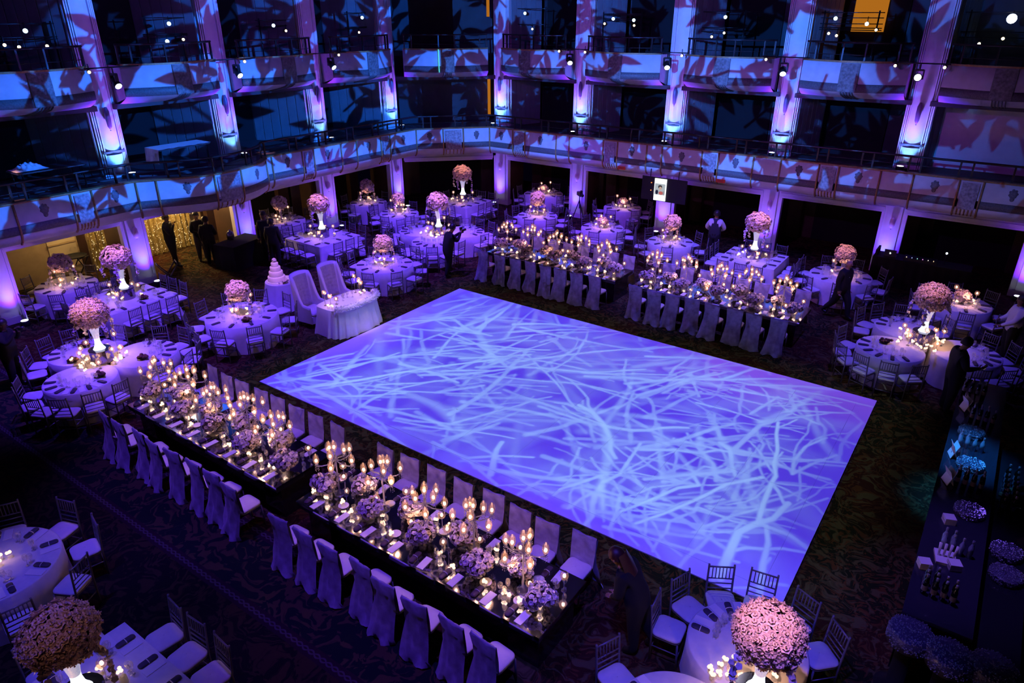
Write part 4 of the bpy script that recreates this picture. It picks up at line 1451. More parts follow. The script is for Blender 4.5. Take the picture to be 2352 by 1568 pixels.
    if hair != 'bald':
        hm = MB()
        hm.grid(lambda u, v: tuple(hd - up_ * 0.005 * sc + (rt * cos(2 * pi * u) * sin(v * 1.75) * 0.112 + fw * (sin(2 * pi * u) * sin(v * 1.75) * 0.112 - 0.022) + up_ * (cos(v * 1.75) * 0.108 - (0.05 * v * v if sin(2 * pi * u) < 0 else 0))) * sc), 18, 7)
        if hair == 'long':
            hm.grid(lambda u, v: tuple(hd + (rt * (u - 0.5) * (0.24 + 0.12 * v) + fw * (-0.11 - 0.06 * sin(pi * u) - 0.03 * v) - up_ * (0.36 * v - 0.02)) * sc), 10, 8)
        obj('hair', hm.mesh('hair', M['redhair' if hair == 'long' else 'hair']), root)
    if shirt or bow:
        ch = P['chest']
        nb_ = P['neckb']
        f2 = (R_ @ Rt @ Vector((0, 1, 0)))
        r2_ = (R_ @ Rt @ Vector((1, 0, 0)))
        sm_ = MB().add([tuple(nb_ + f2 * 0.075 * sc + r2_ * 0.05 * sc), tuple(nb_ + f2 * 0.075 * sc - r2_ * 0.05 * sc), tuple(ch + f2 * 0.135 * sc - r2_ * 0.012 * sc - Vector((0, 0, 0.03))), tuple(ch + f2 * 0.135 * sc + r2_ * 0.012 * sc - Vector((0, 0, 0.03)))], [(0, 1, 2, 3)])
        obj('shirt_front', sm_.mesh('shirt_front', M['shirt']), root)
    if bow:
        bt = MB()
        for q in (-1, 1):
            c0 = nb_ + f2 * 0.085 * sc
            bt.add([tuple(c0), tuple(c0 + r2_ * q * 0.05 * sc + Vector((0, 0, 0.02))), tuple(c0 + r2_ * q * 0.05 * sc - Vector((0, 0, 0.02)))], [(0, 1, 2)])
        obj('bow_tie', bt.mesh('bow_tie', M['suit']), root)
    return root, P, sc


def toward(x, y, tx, ty):
    return math.atan2(ty - y, tx - x) - pi / 2


person((-22.75, 11.95, 0), toward(-22.75, 11.95, -21.2, 13.6), 'man in a dark suit, hand raised to his chin, before the wide gold curtain', arms={'R': ((0.25, 0.10, 1.14), (0.06, 0.20, 1.40)), 'L': ((-0.25, -0.02, 1.13), (-0.25, 0.04, 0.90))}, legs={'R': ((0.12, 0.05, 0.5), (0.16, 0.10, 0.09))}, shirt=True, height=1.80, skin='skin2')
person((-22.45, 12.85, 0), toward(-22.45, 12.85, -19, 11.5), 'waiter with hands joined and a grey apron, left of the black service table', arms={'R': ((0.24, 0.06, 1.12), (0.06, 0.22, 1.10)), 'L': ((-0.24, 0.06, 1.12), (-0.06, 0.22, 1.08))}, bottom='grey', height=1.72)
person((-21.75, 12.75, 0), toward(-21.75, 12.75, -22.6, 13.6), 'person in black seen from behind, beside the black service table', height=1.70, top='blackcloth', bottom='blackcloth', skin='skin2', arms={'R': ((0.24, 0.08, 1.12), (0.16, 0.26, 1.12))})
person((-20.35, 14.05, 0), toward(-20.35, 14.05, -17, 11), 'man in a dinner jacket and bow tie talking near the square table', shirt=True, bow=True, height=1.80, skin='skin2')
person((-19.85, 13.95, 0), toward(-19.85, 13.95, -20.6, 14.9), 'shorter man in a black suit facing the bow-tied man', height=1.66, skin='skin2')
r_, P_, sc_ = person((-14.38, 16.62, 0), toward(-14.38, 16.62, -14.0, 20.4) - 0.35, 'photographer in black leaning forward with a camera at his eye', lean=0.30, arms={'R': ((0.22, 0.18, 1.28), (0.07, 0.30, 1.55)), 'L': ((-0.22, 0.18, 1.26), (-0.06, 0.34, 1.52))}, legs={'L': ((-0.12, 0.10, 0.50), (-0.13, 0.02, 0.09)), 'R': ((0.12, 0.0, 0.50), (0.14, -0.14, 0.09))}, height=1.76, top='blackcloth', bottom='blackcloth')


def photo_camera(root, P, label, flash=True):
    m = (P['paL'] + P['paR']) / 2
    a = root.rotation_euler[2]
    w = Vector(root.location) + Matrix.Rotation(a, 3, 'Z') @ m
    c_ = obj('photo_camera', None, None, w, (0.25, 0, a), label=label, cat='camera', group='photo cameras')
    obj('body', MB().box((0, 0, 0), (0.15, 0.07, 0.10)).mesh('camera_body', M['black'], False), c_)
    obj('lens', MB().tube([(0, 0.03, 0), (0, 0.16, 0)], [0.036, 0.042], 10).mesh('camera_lens', M['black']), c_)
    if flash:
        obj('flash', MB().box((0, 0.0, 0.10), (0.07, 0.09, 0.06)).box((0, 0, 0.06), (0.03, 0.04, 0.04)).mesh('camera_flash', M['black'], False), c_)


photo_camera(r_, P_, 'black camera held up by the leaning photographer')
person((-7.85, 23.25, 0), toward(-7.85, 23.25, -8.6, 27), 'waiter in a dark vest and white sleeves seen from behind by the far wall', top='vest', sleeve='shirt', height=1.76, arms={'L': ((-0.30, 0.08, 1.16), (-0.22, 0.26, 1.02)), 'R': ((0.30, 0.08, 1.16), (0.20, 0.26, 1.04))})
person((-3.05, 20.42, 0), toward(-3.05, 20.42, 1.5, 18.5), 'bald man in a dark suit walking past the far right tables', hair='bald', shirt=True, height=1.74, legs={'L': ((-0.11, 0.20, 0.53), (-0.11, 0.26, 0.10)), 'R': ((0.11, -0.10, 0.50), (0.11, -0.40, 0.16))}, lean=0.06)
rp, Pp, _ = person((0.12, 16.3, 0), toward(0.12, 16.3, 2.4, 17.4), 'man in a black suit looking at a lit phone by the right-hand trio', height=1.78, arms={'R': ((0.24, 0.06, 1.14), (0.18, 0.30, 1.16)), 'L': ((-0.24, 0.02, 1.13), (-0.22, 0.12, 0.92))}, headpitch=0.3)
ph = Vector(rp.location) + Matrix.Rotation(rp.rotation_euler[2], 3, 'Z') @ (Pp['paR'] + Vector((0, 0.05, 0.03)))
pr = obj('mobile_phone', None, None, ph, (0.7, 0, rp.rotation_euler[2] + pi), label='lit phone in the hand of the man by the right-hand trio', cat='phone')
obj('case', MB().box((0, 0, 0), (0.075, 0.010, 0.15)).mesh('phone_case', M['black'], False), pr)
obj('screen', MB().box((0, -0.006, 0), (0.068, 0.002, 0.14)).mesh('phone_screen', emat('phone_screen', (0.6, 0.85, 1.0), 1.5), False), pr)
person((1.02, 19.95, 0), toward(1.02, 19.95, -1.2, 19.0), 'waiter in a pale shirt reaching out behind the right-hand trio', top='shirt', skin='skin2', height=1.74, arms={'L': ((-0.30, 0.16, 1.18), (-0.26, 0.40, 1.06)), 'R': ((0.26, 0.05, 1.13), (0.2, 0.26, 1.05))})
person((1.55, 20.4, 0), toward(1.55, 20.4, 0.2, 19.5), 'dark-clad person at the right edge behind the pale-shirted waiter', top='blackcloth', skin='skin2', height=1.76)
person((-2.62, 6.62, 0), toward(-2.62, 6.62, -4.2, 6.4), 'woman in black with auburn hair stooping at the end of table four', lean=0.55, hair='long', top='blackcloth', bottom='blackcloth', height=1.70, arms={'R': ((0.22, 0.14, 1.16), (0.12, 0.30, 1.10)), 'L': ((-0.22, 0.14, 1.16), (-0.10, 0.32, 1.10))}, legs={'R': ((0.11, -0.06, 0.5), (0.12, -0.28, 0.12))})
r_, P_, sc_ = person((-17.75, 5.0, 0), toward(-17.75, 5.0, -16.3, 6.2), 'photographer in black with a raised camera left of the left-hand trio', lean=0.12, arms={'R': ((0.24, 0.16, 1.24), (0.07, 0.28, 1.50)), 'L': ((-0.24, 0.16, 1.22), (-0.06, 0.30, 1.48))}, top='blackcloth', bottom='blackcloth', height=1.70, skin='skin2')
photo_camera(r_, P_, 'black camera held by the photographer at the left edge', False)
person((1.86, 12.0, 0), toward(1.86, 12.0, 0.4, 12.1), 'bartender in black reaching over the bar from the right edge', top='blackcloth', skin='skin', lean=0.25, height=1.76, arms={'R': ((0.22, 0.22, 1.16), (0.10, 0.52, 1.12)), 'L': ((-0.22, 0.22, 1.16), (-0.08, 0.54, 1.10))})



# ------------------------------------------------------------------ furniture templates
def chiavari(full):
    cu = MB().rpad((0, 0, 0.455), (0.40, 0.40, 0.05), 0.09, 4, 0.35).mesh('cushion', M['cushion'])
    parts = [('cushion', cu, (0, 0, 0), (0, 0, 0), [])]
    fr = MB().rpad((0, 0, 0.425), (0.39, 0.39, 0.03), 0.08, 3, 0.0).mesh('seat_frame', M['silver'])
    posts = []
    for sx in (-0.18, 0.18):
        posts.append([(sx, -0.18, 0), (sx, -0.185, 0.45), (sx * 0.98, -0.225, 0.92), (sx * 0.98, -0.23, 0.95)])
    legsf = [[(sx * 1.02, 0.19, 0), (sx, 0.17, 0.43)] for sx in (-0.18, 0.18)]
    rails = [([(-0.175, -0.222, 0.91), (0.175, -0.222, 0.91)], 0.013), ([(-0.176, -0.205, 0.715), (0.176, -0.205, 0.715)], 0.010), ([(-0.176, -0.197, 0.635), (0.176, -0.197, 0.635)], 0.010), ([(-0.176, -0.19, 0.55), (0.176, -0.19, 0.55)], 0.009)]
    strs = [([(-0.18, 0.18, 0.2), (0.18, 0.18, 0.2)], 0.009), ([(-0.18, -0.18, 0.2), (0.18, -0.18, 0.2)], 0.009), ([(-0.18, -0.18, 0.26), (-0.18, 0.18, 0.26)], 0.009), ([(0.18, -0.18, 0.26), (0.18, 0.18, 0.26)], 0.009)]
    spn = [[(-0.12 + 0.048 * k, -0.206, 0.72), (-0.12 + 0.048 * k, -0.222, 0.905)] for k in range(6)]
    if full:
        parts.append(('seat_frame', fr, (0, 0, 0), (0, 0, 0), []))
        for p in posts:
            parts.append(('back_post', MB().tube(p, 0.015, 6).mesh('back_post', M['silver']), (0, 0, 0), (0, 0, 0), []))
        for p in legsf:
            parts.append(('leg', MB().tube(p, 0.015, 6).mesh('leg', M['silver']), (0, 0, 0), (0, 0, 0), []))
        for p, r in rails:
            parts.append(('rail', MB().tube(p, r, 5).mesh('rail', M['silver']), (0, 0, 0), (0, 0, 0), []))
        for p, r in strs:
            parts.append(('stretcher', MB().tube(p, r, 5).mesh('stretcher', M['silver']), (0, 0, 0), (0, 0, 0), []))
        for p in spn:
            parts.append(('spindle', MB().tube(p, 0.008, 5).mesh('spindle', M['silver']), (0, 0, 0), (0, 0, 0), []))
    else:
        mb = MB().rpad((0, 0, 0.425), (0.39, 0.39, 0.03), 0.08, 2, 0.0)
        for p in posts + legsf:
            mb.tube(p, 0.016, 5)
        for p, r in rails + strs:
            mb.tube(p, r, 4)
        for p in spn:
            mb.tube(p, 0.008, 4)
        parts.append(('frame', mb.mesh('chair_frame', M['silver']), (0, 0, 0), (0, 0, 0), []))
    return ('chiavari_chair', 'chair', parts)


CH_FULL, CH_FAR = chiavari(True), chiavari(False)


def covered(seed):
    random.seed(seed)
    ph = [random.uniform(0, 6) for _ in range(6)]
    lean = random.uniform(-0.05, 0.05)
    prof = [(-0.165, 0.47, 0.40), (-0.185, 0.70, 0.41), (-0.205, 0.96, 0.42), (-0.225, 0.985, 0.42), (-0.245, 0.95, 0.425), (-0.245, 0.75, 0.40), (-0.26, 0.55, 0.395), (-0.31, 0.32, 0.43), (-0.37, 0.12, 0.50), (-0.40, 0.015, 0.54)]
    mb = MB()
    nu = 12
    vv = []
    for j, (y, z, w) in enumerate(prof):
        k = max(0, j - 4) / 5
        for i in range(nu + 1):
            u = i / nu - 0.5
            wr = (0.010 + 0.022 * k) * sin(ph[0] + 11 * u + 2.2 * j) + 0.012 * k * sin(ph[1] + 23 * u - j)
            dome = -0.06 * (2 * u) ** 2 * (0.3 + k)
            vv.append((u * w + lean * k, y + wr - (dome if j > 4 else 0) * 0.8, z + (0.015 * (2 * u) ** 2 if 2 <= j <= 4 else 0) + 0.02 * k * sin(ph[2] + 9 * u)))
    m = nu + 1
    mb.add(vv, [(j * m + i, j * m + i + 1, (j + 1) * m + i + 1, (j + 1) * m + i) for j in range(len(prof) - 1) for i in range(nu)])
    random.seed(11)
    parts = [('organza_cover', mb.mesh('organza_cover', M['cover']), (0, 0, 0), (0, 0, 0), [])]
    parts += [p for p in CH_FULL[2] if p[0] in ('cushion', 'seat_frame', 'leg')]
    return ('covered_chair', 'chair', parts)


COVERED = [covered(s) for s in (1, 2, 3, 4)]


def round_cloth(r, seed, h=0.76):
    random.seed(seed)
    ph = random.uniform(0, 6)
    nf = random.randint(9, 12)
    def wob(a, j):
        k = (0, 0, 0.25, 0.6, 1.0)[max(0, j - 2)] if j >= 2 else 0
        return 1 + k * (0.035 * sin(nf * a + ph) + 0.02 * sin(2.3 * nf * a + 1.7))
    prof = [(0.001, h), (r - 0.02, h), (r, h - 0.015), (r + 0.004, h * 0.68), (r + 0.010, h * 0.35), (r + 0.02, 0.012)]
    mb = MB().lathe(prof, 72, caps=False, wob=lambda a, j: wob(a, j - 0) if j > 1 else 1)
    random.seed(11)
    return mb.mesh('round_cloth', M['linen'])


def square_cloth(hx, hy, seed, h=0.76):
    mb = MB()
    n = 80
    pts = []
    per = [(-hx, -hy), (hx, -hy), (hx, hy), (-hx, hy)]
    for e in range(4):
        a, b_ = per[e], per[(e + 1) % 4]
        for k in range(n // 4):
            t = k / (n // 4)
            pts.append((a[0] + (b_[0] - a[0]) * t, a[1] + (b_[1] - a[1]) * t, t))
    vv, rows = [], [(1.0, h), (1.005, h - 0.02), (1.01, h * 0.6), (1.03, h * 0.3), (1.05, 0.012)]
    for j, (k, z) in enumerate(rows):
        for i, (x, y, t) in enumerate(pts):
            c = (abs(t - 0.0) < 0.08 or abs(t - 1.0) < 0.08)
            f = max(0, j - 1) / 3
            kk = k + f * (0.10 if c else 0.018 * sin(i * 1.9 + seed))
            vv.append((x * kk, y * kk, z))
    m = len(pts)
    mb.add(vv, [(j * m + i, j * m + (i + 1) % m, (j + 1) * m + (i + 1) % m, (j + 1) * m + i) for j in range(len(rows) - 1) for i in range(m)][:], 0)
    mb.add([(x, y, h) for x, y, _ in pts], [tuple(range(m))])
    return mb.mesh('square_cloth', M['linen'])


def table_tpl(kind, cloth, dims):
    if kind == 'round':
        top = MB().lathe([(dims - 0.02, 0.72), (dims - 0.02, 0.75)], 32).mesh('table_top', M['brownwood'], False)
    else:
        top = MB().box((0, 0, 0.735), (dims[0] * 2 - 0.04, dims[1] * 2 - 0.04, 0.03)).mesh('table_top', M['brownwood'], False)
    return (f'{kind}_table', 'table', [('tablecloth', cloth, (0, 0, 0), (0, 0, 0), []), ('table_top', top, (0, 0, 0), (0, 0, 0), [])])


# ---- tableware
g = MB().lathe([(0.033, 0.0), (0.004, 0.006), (0.004, 0.085), (0.022, 0.10), (0.036, 0.135), (0.037, 0.165), (0.031, 0.20)], 9, caps=False)
GLASS_ME = g.mesh('wine_glass', M['glass'])
g2 = MB().lathe([(0.03, 0.0), (0.004, 0.006), (0.004, 0.06), (0.03, 0.075), (0.04, 0.11), (0.036, 0.145)], 9, caps=False)
GLASS2_ME = g2.mesh('water_goblet', M['glass'])
nk = MB().rpad((0, 0, 0), (0.085, 0.24, 0.028), 0.03, 2, 0.2)
NAP_ME = nk.mesh('rolled_napkin', M['napkin'])
NAPB_ME = nk.mesh('rolled_napkin_plum', M['bnapkin'])
ring = MB().tube([(0.046 * cos(a), 0, 0.016 + 0.024 * sin(a)) for a in np.linspace(0, 2 * pi, 13)], 0.006, 4).mesh('napkin_ring', M['china'])
NAPKIN = ('rolled_napkin', 'napkin', [('cloth', NAP_ME, (0, 0, 0), (0, 0, 0), []), ('ring', ring, (0, 0, 0), (0, 0, 0), [])])
NAPKINB = ('rolled_napkin', 'napkin', [('cloth', NAPB_ME, (0, 0, 0), (0, 0, 0), []), ('ring', ring, (0, 0, 0), (0, 0, 0), [])])
NAPKINF = ('rolled_napkin', 'napkin', [('cloth', NAP_ME, (0, 0, 0), (0, 0, 0), [])])
MENU_ME = MB().box((0, 0, 0.002), (0.115, 0.25, 0.004)).mesh('menu_card', M['card'], False)
PL_ME = MB().lathe([(0.001, 0.004), (0.055, 0.004), (0.085, 0.016), (0.088, 0.014), (0.05, 0.0), (0.001, 0.0)], 18, caps=False).mesh('bread_plate', M['china'])
bb = MB()
for _ in range(9):
    bb.ball((random.gauss(0, 0.05), random.gauss(0, 0.05), 0.05 + random.uniform(0, 0.04)), 0.045, 7, 5, 0.7)
BASKET = ('bread_basket', 'bread basket', [('bowl', MB().lathe([(0.07, 0), (0.12, 0.05), (0.125, 0.05), (0.07, 0.008)], 14).mesh('bread_bowl', M['darkwood']), (0, 0, 0), (0, 0, 0), []), ('bread_rolls', bb.mesh('bread_rolls', M['bread']), (0, 0, 0), (0, 0, 0), [])])

# ---- candles
flame_me = MB().ball((0, 0, 0), 0.026, 6, 4, 1.3).mesh('flame', M['candle'])
pearl_me = MB().ball((0, 0, 0), 0.025, 6, 4).mesh('pearl', M['pearl'])
cup_me = MB().lathe([(0.025, 0), (0.032, 0.01), (0.04, 0.075)], 10, caps=False).mesh('votive_cup', M['glass'])
VOTIVE = ('votive_candle', 'candle', [('glass_cup', cup_me, (0, 0, 0), (0, 0, 0), [])] + [('pearl_light', pearl_me, (0.022 * cos(a), 0.022 * sin(a), 0.085 + 0.014 * k), (0, 0, 0), []) for k, a in enumerate((0.3, 2.4, 4.5))])


def stem_globe(h):
    st = MB().lathe([(0.04, 0), (0.038, 0.006), (0.006, 0.015), (0.006, h), (0.02, h + 0.01)], 8).mesh('globe_stem', M['crystal'])
    gl = MB().lathe([(0.02, 0), (0.05, 0.02), (0.062, 0.06), (0.055, 0.10), (0.038, 0.125)], 12, caps=False).mesh('globe', M['globe'])
    return ('globe_candle', 'candle', [('stem', st, (0, 0, 0), (0, 0, 0), []), ('globe', gl, (0, 0, h), (0, 0, 0), []), ('flame', flame_me, (0, 0, h + 0.062), (0, 0, 0), [])])


GLOBES = [stem_globe(h) for h in (0.10, 0.20, 0.32, 0.44)]


def candelabra():
    base = MB().lathe([(0.09, 0), (0.085, 0.02), (0.03, 0.04), (0.016, 0.08), (0.022, 0.16), (0.014, 0.2), (0.014, 0.64), (0.03, 0.69), (0.018, 0.76)], 10).mesh('candelabra_stem', M['crystal'])
    hg = MB().lathe([(0.016, 0), (0.040, 0.02), (0.052, 0.07), (0.046, 0.12), (0.032, 0.165)], 10, caps=False).mesh('hurricane', M['globe'])
    cup = MB().lathe([(0.008, -0.05), (0.03, -0.015), (0.02, 0.0)], 8).mesh('candle_cup', M['crystal'])
    drops = MB()
    parts = [('stem', base, (0, 0, 0), (0, 0, 0), [])]
    ends = [(0, 0, 0.86)]
    for k in range(5):
        a = 2 * pi * k / 5 + 0.3
        ends.append((0.30 * cos(a), 0.30 * sin(a), 0.66))
    for k in range(3):
        a = 2 * pi * k / 3 + 0.9
        ends.append((0.15 * cos(a), 0.15 * sin(a), 0.78))
    for k, (x, y, z) in enumerate(ends):
        if k == 0:
            am = MB().tube([(0, 0, 0.74), (0, 0, 0.82)], 0.012, 6)
        else:
            am = MB().tube([(0, 0, 0.66), (x * 0.35, y * 0.35, 0.60 if k < 6 else 0.70), (x * 0.75, y * 0.75, 0.59 if k < 6 else 0.71), (x, y, z - 0.05)], 0.010, 6)
        ame = am.mesh('candelabra_arm', M['crystal'])
        parts.append(('arm', ame, (0, 0, 0), (0, 0, 0), [('candle_cup', cup, (x, y, z - 0.005), (0, 0, 0)), ('hurricane_glass', hg, (x, y, z), (0, 0, 0)), ('flame', flame_me, (x, y, z + 0.052), (0, 0, 0))]))
        if k:
            for q in range(5):
                b_ = 2 * pi * q / 5
                for zz in (0.05, 0.09, 0.13):
                    drops.ball((x + 0.03 * cos(b_), y + 0.03 * sin(b_), z - zz), 0.007, 4, 3, 1.8)
    parts.append(('crystal_drops', drops.mesh('crystal_drops', M['crystal']), (0, 0, 0), (0, 0, 0), []))
    return ('crystal_candelabra', 'candelabra', parts)


CANDELABRA = candelabra()


# ---- flowers
def fib(n):
    out = []
    for i in range(n):
        z = 1 - 2 * (i + 0.5) / n
        a = i * 2.39996
        r = math.sqrt(1 - z * z)
        out.append((r * cos(a), r * sin(a), z))
    return out


def bloom(seed, size=0.07):
    random.seed(seed)
    mb = MB().rosette((0, 0, 0), (0, 0, 1), size, layers=3, petals=6, cup=0.8)
    mb.ball((0, 0, size * 0.1), size * 0.5, 6, 4, 0.8)
    random.seed(11)
    return mb.mesh('blossom', M['flower'], False)


BLOOMS = [bloom(s) for s in (1, 2, 3)]


def ball_mesh(R, n, size, seed, mat, squash=0.9):
    random.seed(seed)
    mb = MB()
    for d in fib(n):
        k = random.uniform(0.88, 1.08)
        p = Vector((d[0] * R * k, d[1] * R * k, d[2] * R * k * squash))
        nn_ = Vector(d) + Vector((random.gauss(0, 0.25), random.gauss(0, 0.25), random.gauss(0, 0.25)))
        mb.rosette(p, nn_, size * random.uniform(0.8, 1.25), layers=2, petals=5)
    random.seed(11)
    return mb.mesh('blossoms', mat, False)


CORE = {}


def core(R, squash=0.9):
    key = (R, squash)
    if key not in CORE:
        CORE[key] = MB().ball((0, 0, 0), R * 0.93, 14, 10, squash).mesh('flower_core', M['core'])
    return CORE[key]


def spray(seed, L):
    random.seed(seed)
    pts = [(0, 0, 0), (0.10, 0, 0.0), (0.16, 0.01, -L * 0.3), (0.17, 0.02, -L * 0.65), (0.15, 0.03, -L)]
    mb = MB()
    for i in range(9):
        t = (i + 1) / 9 * 3.999
        k = int(t)
        f = t - k
        a, b_ = Vector(pts[k]), Vector(pts[min(k + 1, 4)])
        p = a.lerp(b_, f)
        mb.rosette(p, (random.uniform(0.2, 1), random.uniform(-0.7, 0.7), random.uniform(-0.3, 0.6)), 0.05 * (1.15 - 0.45 * i / 9), layers=1, petals=5, cup=0.2)
        mb.rosette(p + Vector((random.gauss(0, 0.02), random.gauss(0, 0.03), random.gauss(0, 0.02))), (random.uniform(-1, 1), random.uniform(-1, 1), 0.3), 0.04, layers=1, petals=5, cup=0.2)
    st = MB().tube(pts, 0.004, 4)
    random.seed(11)
    return mb.mesh('orchid_petals', M['orchid'], False), st.mesh('orchid_stem', M['core'])


SPRAYS = [spray(s, L) for s, L in ((1, 0.42), (2, 0.55), (3, 0.35))]
BALL_T = [ball_mesh(0.35, 190, 0.062, s, M['flower'], 0.85) for s in (1, 2)]
BALL_M = [ball_mesh(0.265, 130, 0.055, s, M['flower'], 0.95) for s in (3, 4)]
HEAD_ME = [ball_mesh(0.115, 34, 0.042, s, M['rose'], 0.85) for s in (5, 6, 7)]
LOWB = ball_mesh(0.19, 70, 0.055, 9, M['flower'], 0.7)
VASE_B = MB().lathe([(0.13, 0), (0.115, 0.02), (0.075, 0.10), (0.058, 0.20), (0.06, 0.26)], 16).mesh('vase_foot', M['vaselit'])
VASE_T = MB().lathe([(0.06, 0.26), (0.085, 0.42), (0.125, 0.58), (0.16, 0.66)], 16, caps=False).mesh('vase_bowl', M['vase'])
RISER = ('mirrored_riser', 'riser', [('block', MB().lathe([(0.24, 0), (0.24, 0.30), (0.235, 0.31)], 20).mesh('riser', pmat('dark_mirror_riser', (0.25, 0.22, 0.3), 0.1, metal=0.9), False), (0, 0, 0), (0, 0, 0), [])])
FSTAND = MB().lathe([(0.10, 0), (0.09, 0.015), (0.05, 0.03), (0.045, 0.40), (0.08, 0.46)], 12, caps=False).mesh('flower_stand', M['glass'])


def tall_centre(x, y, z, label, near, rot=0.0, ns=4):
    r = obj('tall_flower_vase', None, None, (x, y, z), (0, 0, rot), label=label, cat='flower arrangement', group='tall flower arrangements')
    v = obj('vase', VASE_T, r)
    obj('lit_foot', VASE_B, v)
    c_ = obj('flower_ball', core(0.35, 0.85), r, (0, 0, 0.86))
    if near:
        random.seed(int(abs(x * 100)))
        for i, d in enumerate(fib(230)):
            k = random.uniform(0.95, 1.06)
            p = Vector((d[0] * 0.35 * k, d[1] * 0.35 * k, d[2] * 0.30 * k))
            nn_ = Vector(d) + Vector((random.gauss(0, 0.2), random.gauss(0, 0.2), random.gauss(0, 0.2)))
            obj('blossom', BLOOMS[i % 3], c_, p, nn_.to_track_quat('Z', 'Y').to_euler(), random.uniform(0.62, 1.0))
        random.seed(11)
    else:
        obj('blossoms', BALL_T[int(abs(x) * 7) % 2], c_, kind='stuff')
    for k in range(ns):
        a = 2 * pi * k / ns + rot * 2 + 0.5
        pm_, sm_ = SPRAYS[k % 3]
        s_ = obj('orchid_spray', sm_, r, (0.26 * cos(a), 0.26 * sin(a), 0.72), (0, 0, a))
        obj('orchid_petals', pm_, s_, kind='stuff')
    return r


def mid_centre(x, y, z, label, rot=0.0, scale=1.0):
    r = obj('flower_stand', None, None, (x, y, z), (0, 0, rot), scale, label=label, cat='flower arrangement', group='medium flower arrangements')
    obj('glass_stand', FSTAND, r)
    c_ = obj('flower_ball', core(0.265, 0.95), r, (0, 0, 0.67))
    obj('blossoms', BALL_M[int(abs(x) * 7) % 2], c_, kind='stuff')
    for k in range(2):
        a = 2 * pi * k / 2 + rot * 2
        pm_, sm_ = SPRAYS[k % 3]
        s_ = obj('orchid_spray', sm_, r, (0.16 * cos(a), 0.16 * sin(a), 0.5), (0, 0, a))
        obj('orchid_petals', pm_, s_, kind='stuff')
    return r


CUBE_V = MB().box((0, 0, 0.06), (0.11, 0.11, 0.12)).mesh('glass_cube_vase', M['glass'], False)


def low_centre(x, y, z, label):
    r = obj('low_flower_bowl', None, None, (x, y, z), label=label, cat='flower arrangement', group='low flower arrangements')
    obj('glass_vase', CUBE_V, r)
    c_ = obj('flower_dome', core(0.19, 0.7), r, (0, 0, 0.22))
    obj('blossoms', LOWB, c_, kind='stuff')
    return r


POSY_V = MB().lathe([(0.05, 0), (0.055, 0.01), (0.055, 0.15), (0.05, 0.15)], 12, caps=False).mesh('posy_vase', M['glass'])


def posy(x, y, z, label, seed):
    random.seed(seed)
    r = obj('flower_posy', None, None, (x, y, z), (0, 0, random.uniform(0, 6)), random.uniform(0.9, 1.15), label=label, cat='flower arrangement', group='low posies on the long tables')
    obj('glass_vase', POSY_V, r)
    n = random.choice((3, 3, 4))
    for k in range(n):
        a = 2 * pi * k / n
        h = obj('flower_head', core(0.115, 0.85), r, (0.10 * cos(a), 0.10 * sin(a), 0.20 + random.uniform(-0.02, 0.04)))
        obj('blossoms', HEAD_ME[k % 3], h, kind='stuff')
    random.seed(11)
    return r


# ------------------------------------------------------------------ tables
NEAR_D = 17.5
TAB = {}     # key -> (name, kind, x, y, size)
chairs = []  # (x, y, rz, table key, near?)
seats = []   # (x, y, direction to table centre, key, kind)
counts = {'glass': 0}
glass_far = []


def add_chair(x, y, facing, key):
    if not seen(x, y, 0.6, 30):
        return
    chairs.append((x, y, facing, key))


ROUND = {  # key: name, x, y, r, seats, phase, centre
    'T1': ('the alcove table before the beige panelling', -21.65, 8.03, 0.82, 9, 0.1, 'mid'),
    'T4': ('the round table beside the wedding cake', -15.58, 9.65, 0.92, 10, 0.25, 'mid'),
    'T6': ('the round table behind the sweetheart table', -15.4, 14.74, 0.90, 10, 0.1, 'mid'),
    'T9': ('the dim alcove table left of the corner', -21.55, 20.0, 0.76, 8, 0.2, 'mid'),
    'T10': ('the round table left of the corner square', -19.3, 19.5, 0.76, 8, 0.3, 'mids'),
    'T11': ('the alcove table behind the bow-tied men', -22.2, 16.1, 0.88, 9, 0.2, 'mid'),
    'T12': ('the round table before the video tripod', -14.64, 22.35, 0.78, 9, 0.15, 'mid'),
    'T13': ('the alcove table left of the video tripod', -16.4, 25.5, 0.85, 9, 0.3, 'low'),
    'T14': ('the alcove table left of the hanging screen', -12.5, 25.4, 0.76, 8, 0.1, 'low'),
    'T15': ('the low-flowered round table right of the tripod', -11.76, 22.35, 0.78, 8, 0.25, 'low'),
    'T16': ('the round table below the hanging screen', -9.0, 22.2, 0.78, 8, 0.3, 'mid'),
    'T18': ('the round table behind the walking man', -3.4, 22.0, 0.88, 9, 0.0, 'mid'),
    'T20': ('the dim table behind the right-hand trio', -0.2, 21.5, 0.75, 8, 0.2, 'low'),
    'T21': ('the round table cut by the left edge', -10.55, 1.95, 0.85, 9, 0.55, 'none'),
}
RC = {}


def rcloth(r):
    k = round(r, 2)
    if k not in RC:
        RC[k] = table_tpl('round', round_cloth(k, int(k * 100)), k)
    return RC[k]


for key, (nm, x, y, r, n, ph, ce) in ROUND.items():
    TAB[key] = (nm, 'round', x, y, r)
    place(rcloth(r), (x, y, 0), ph, f'white-clothed round banquet table, {nm[4:]}', 'round banquet tables')
    for k in range(n):
        a = ph + 2 * pi * k / n
        add_chair(x + (r + 0.25) * cos(a), y + (r + 0.25) * sin(a), a + pi, key)
        seats.append((x, y, r, a, key, 'r'))

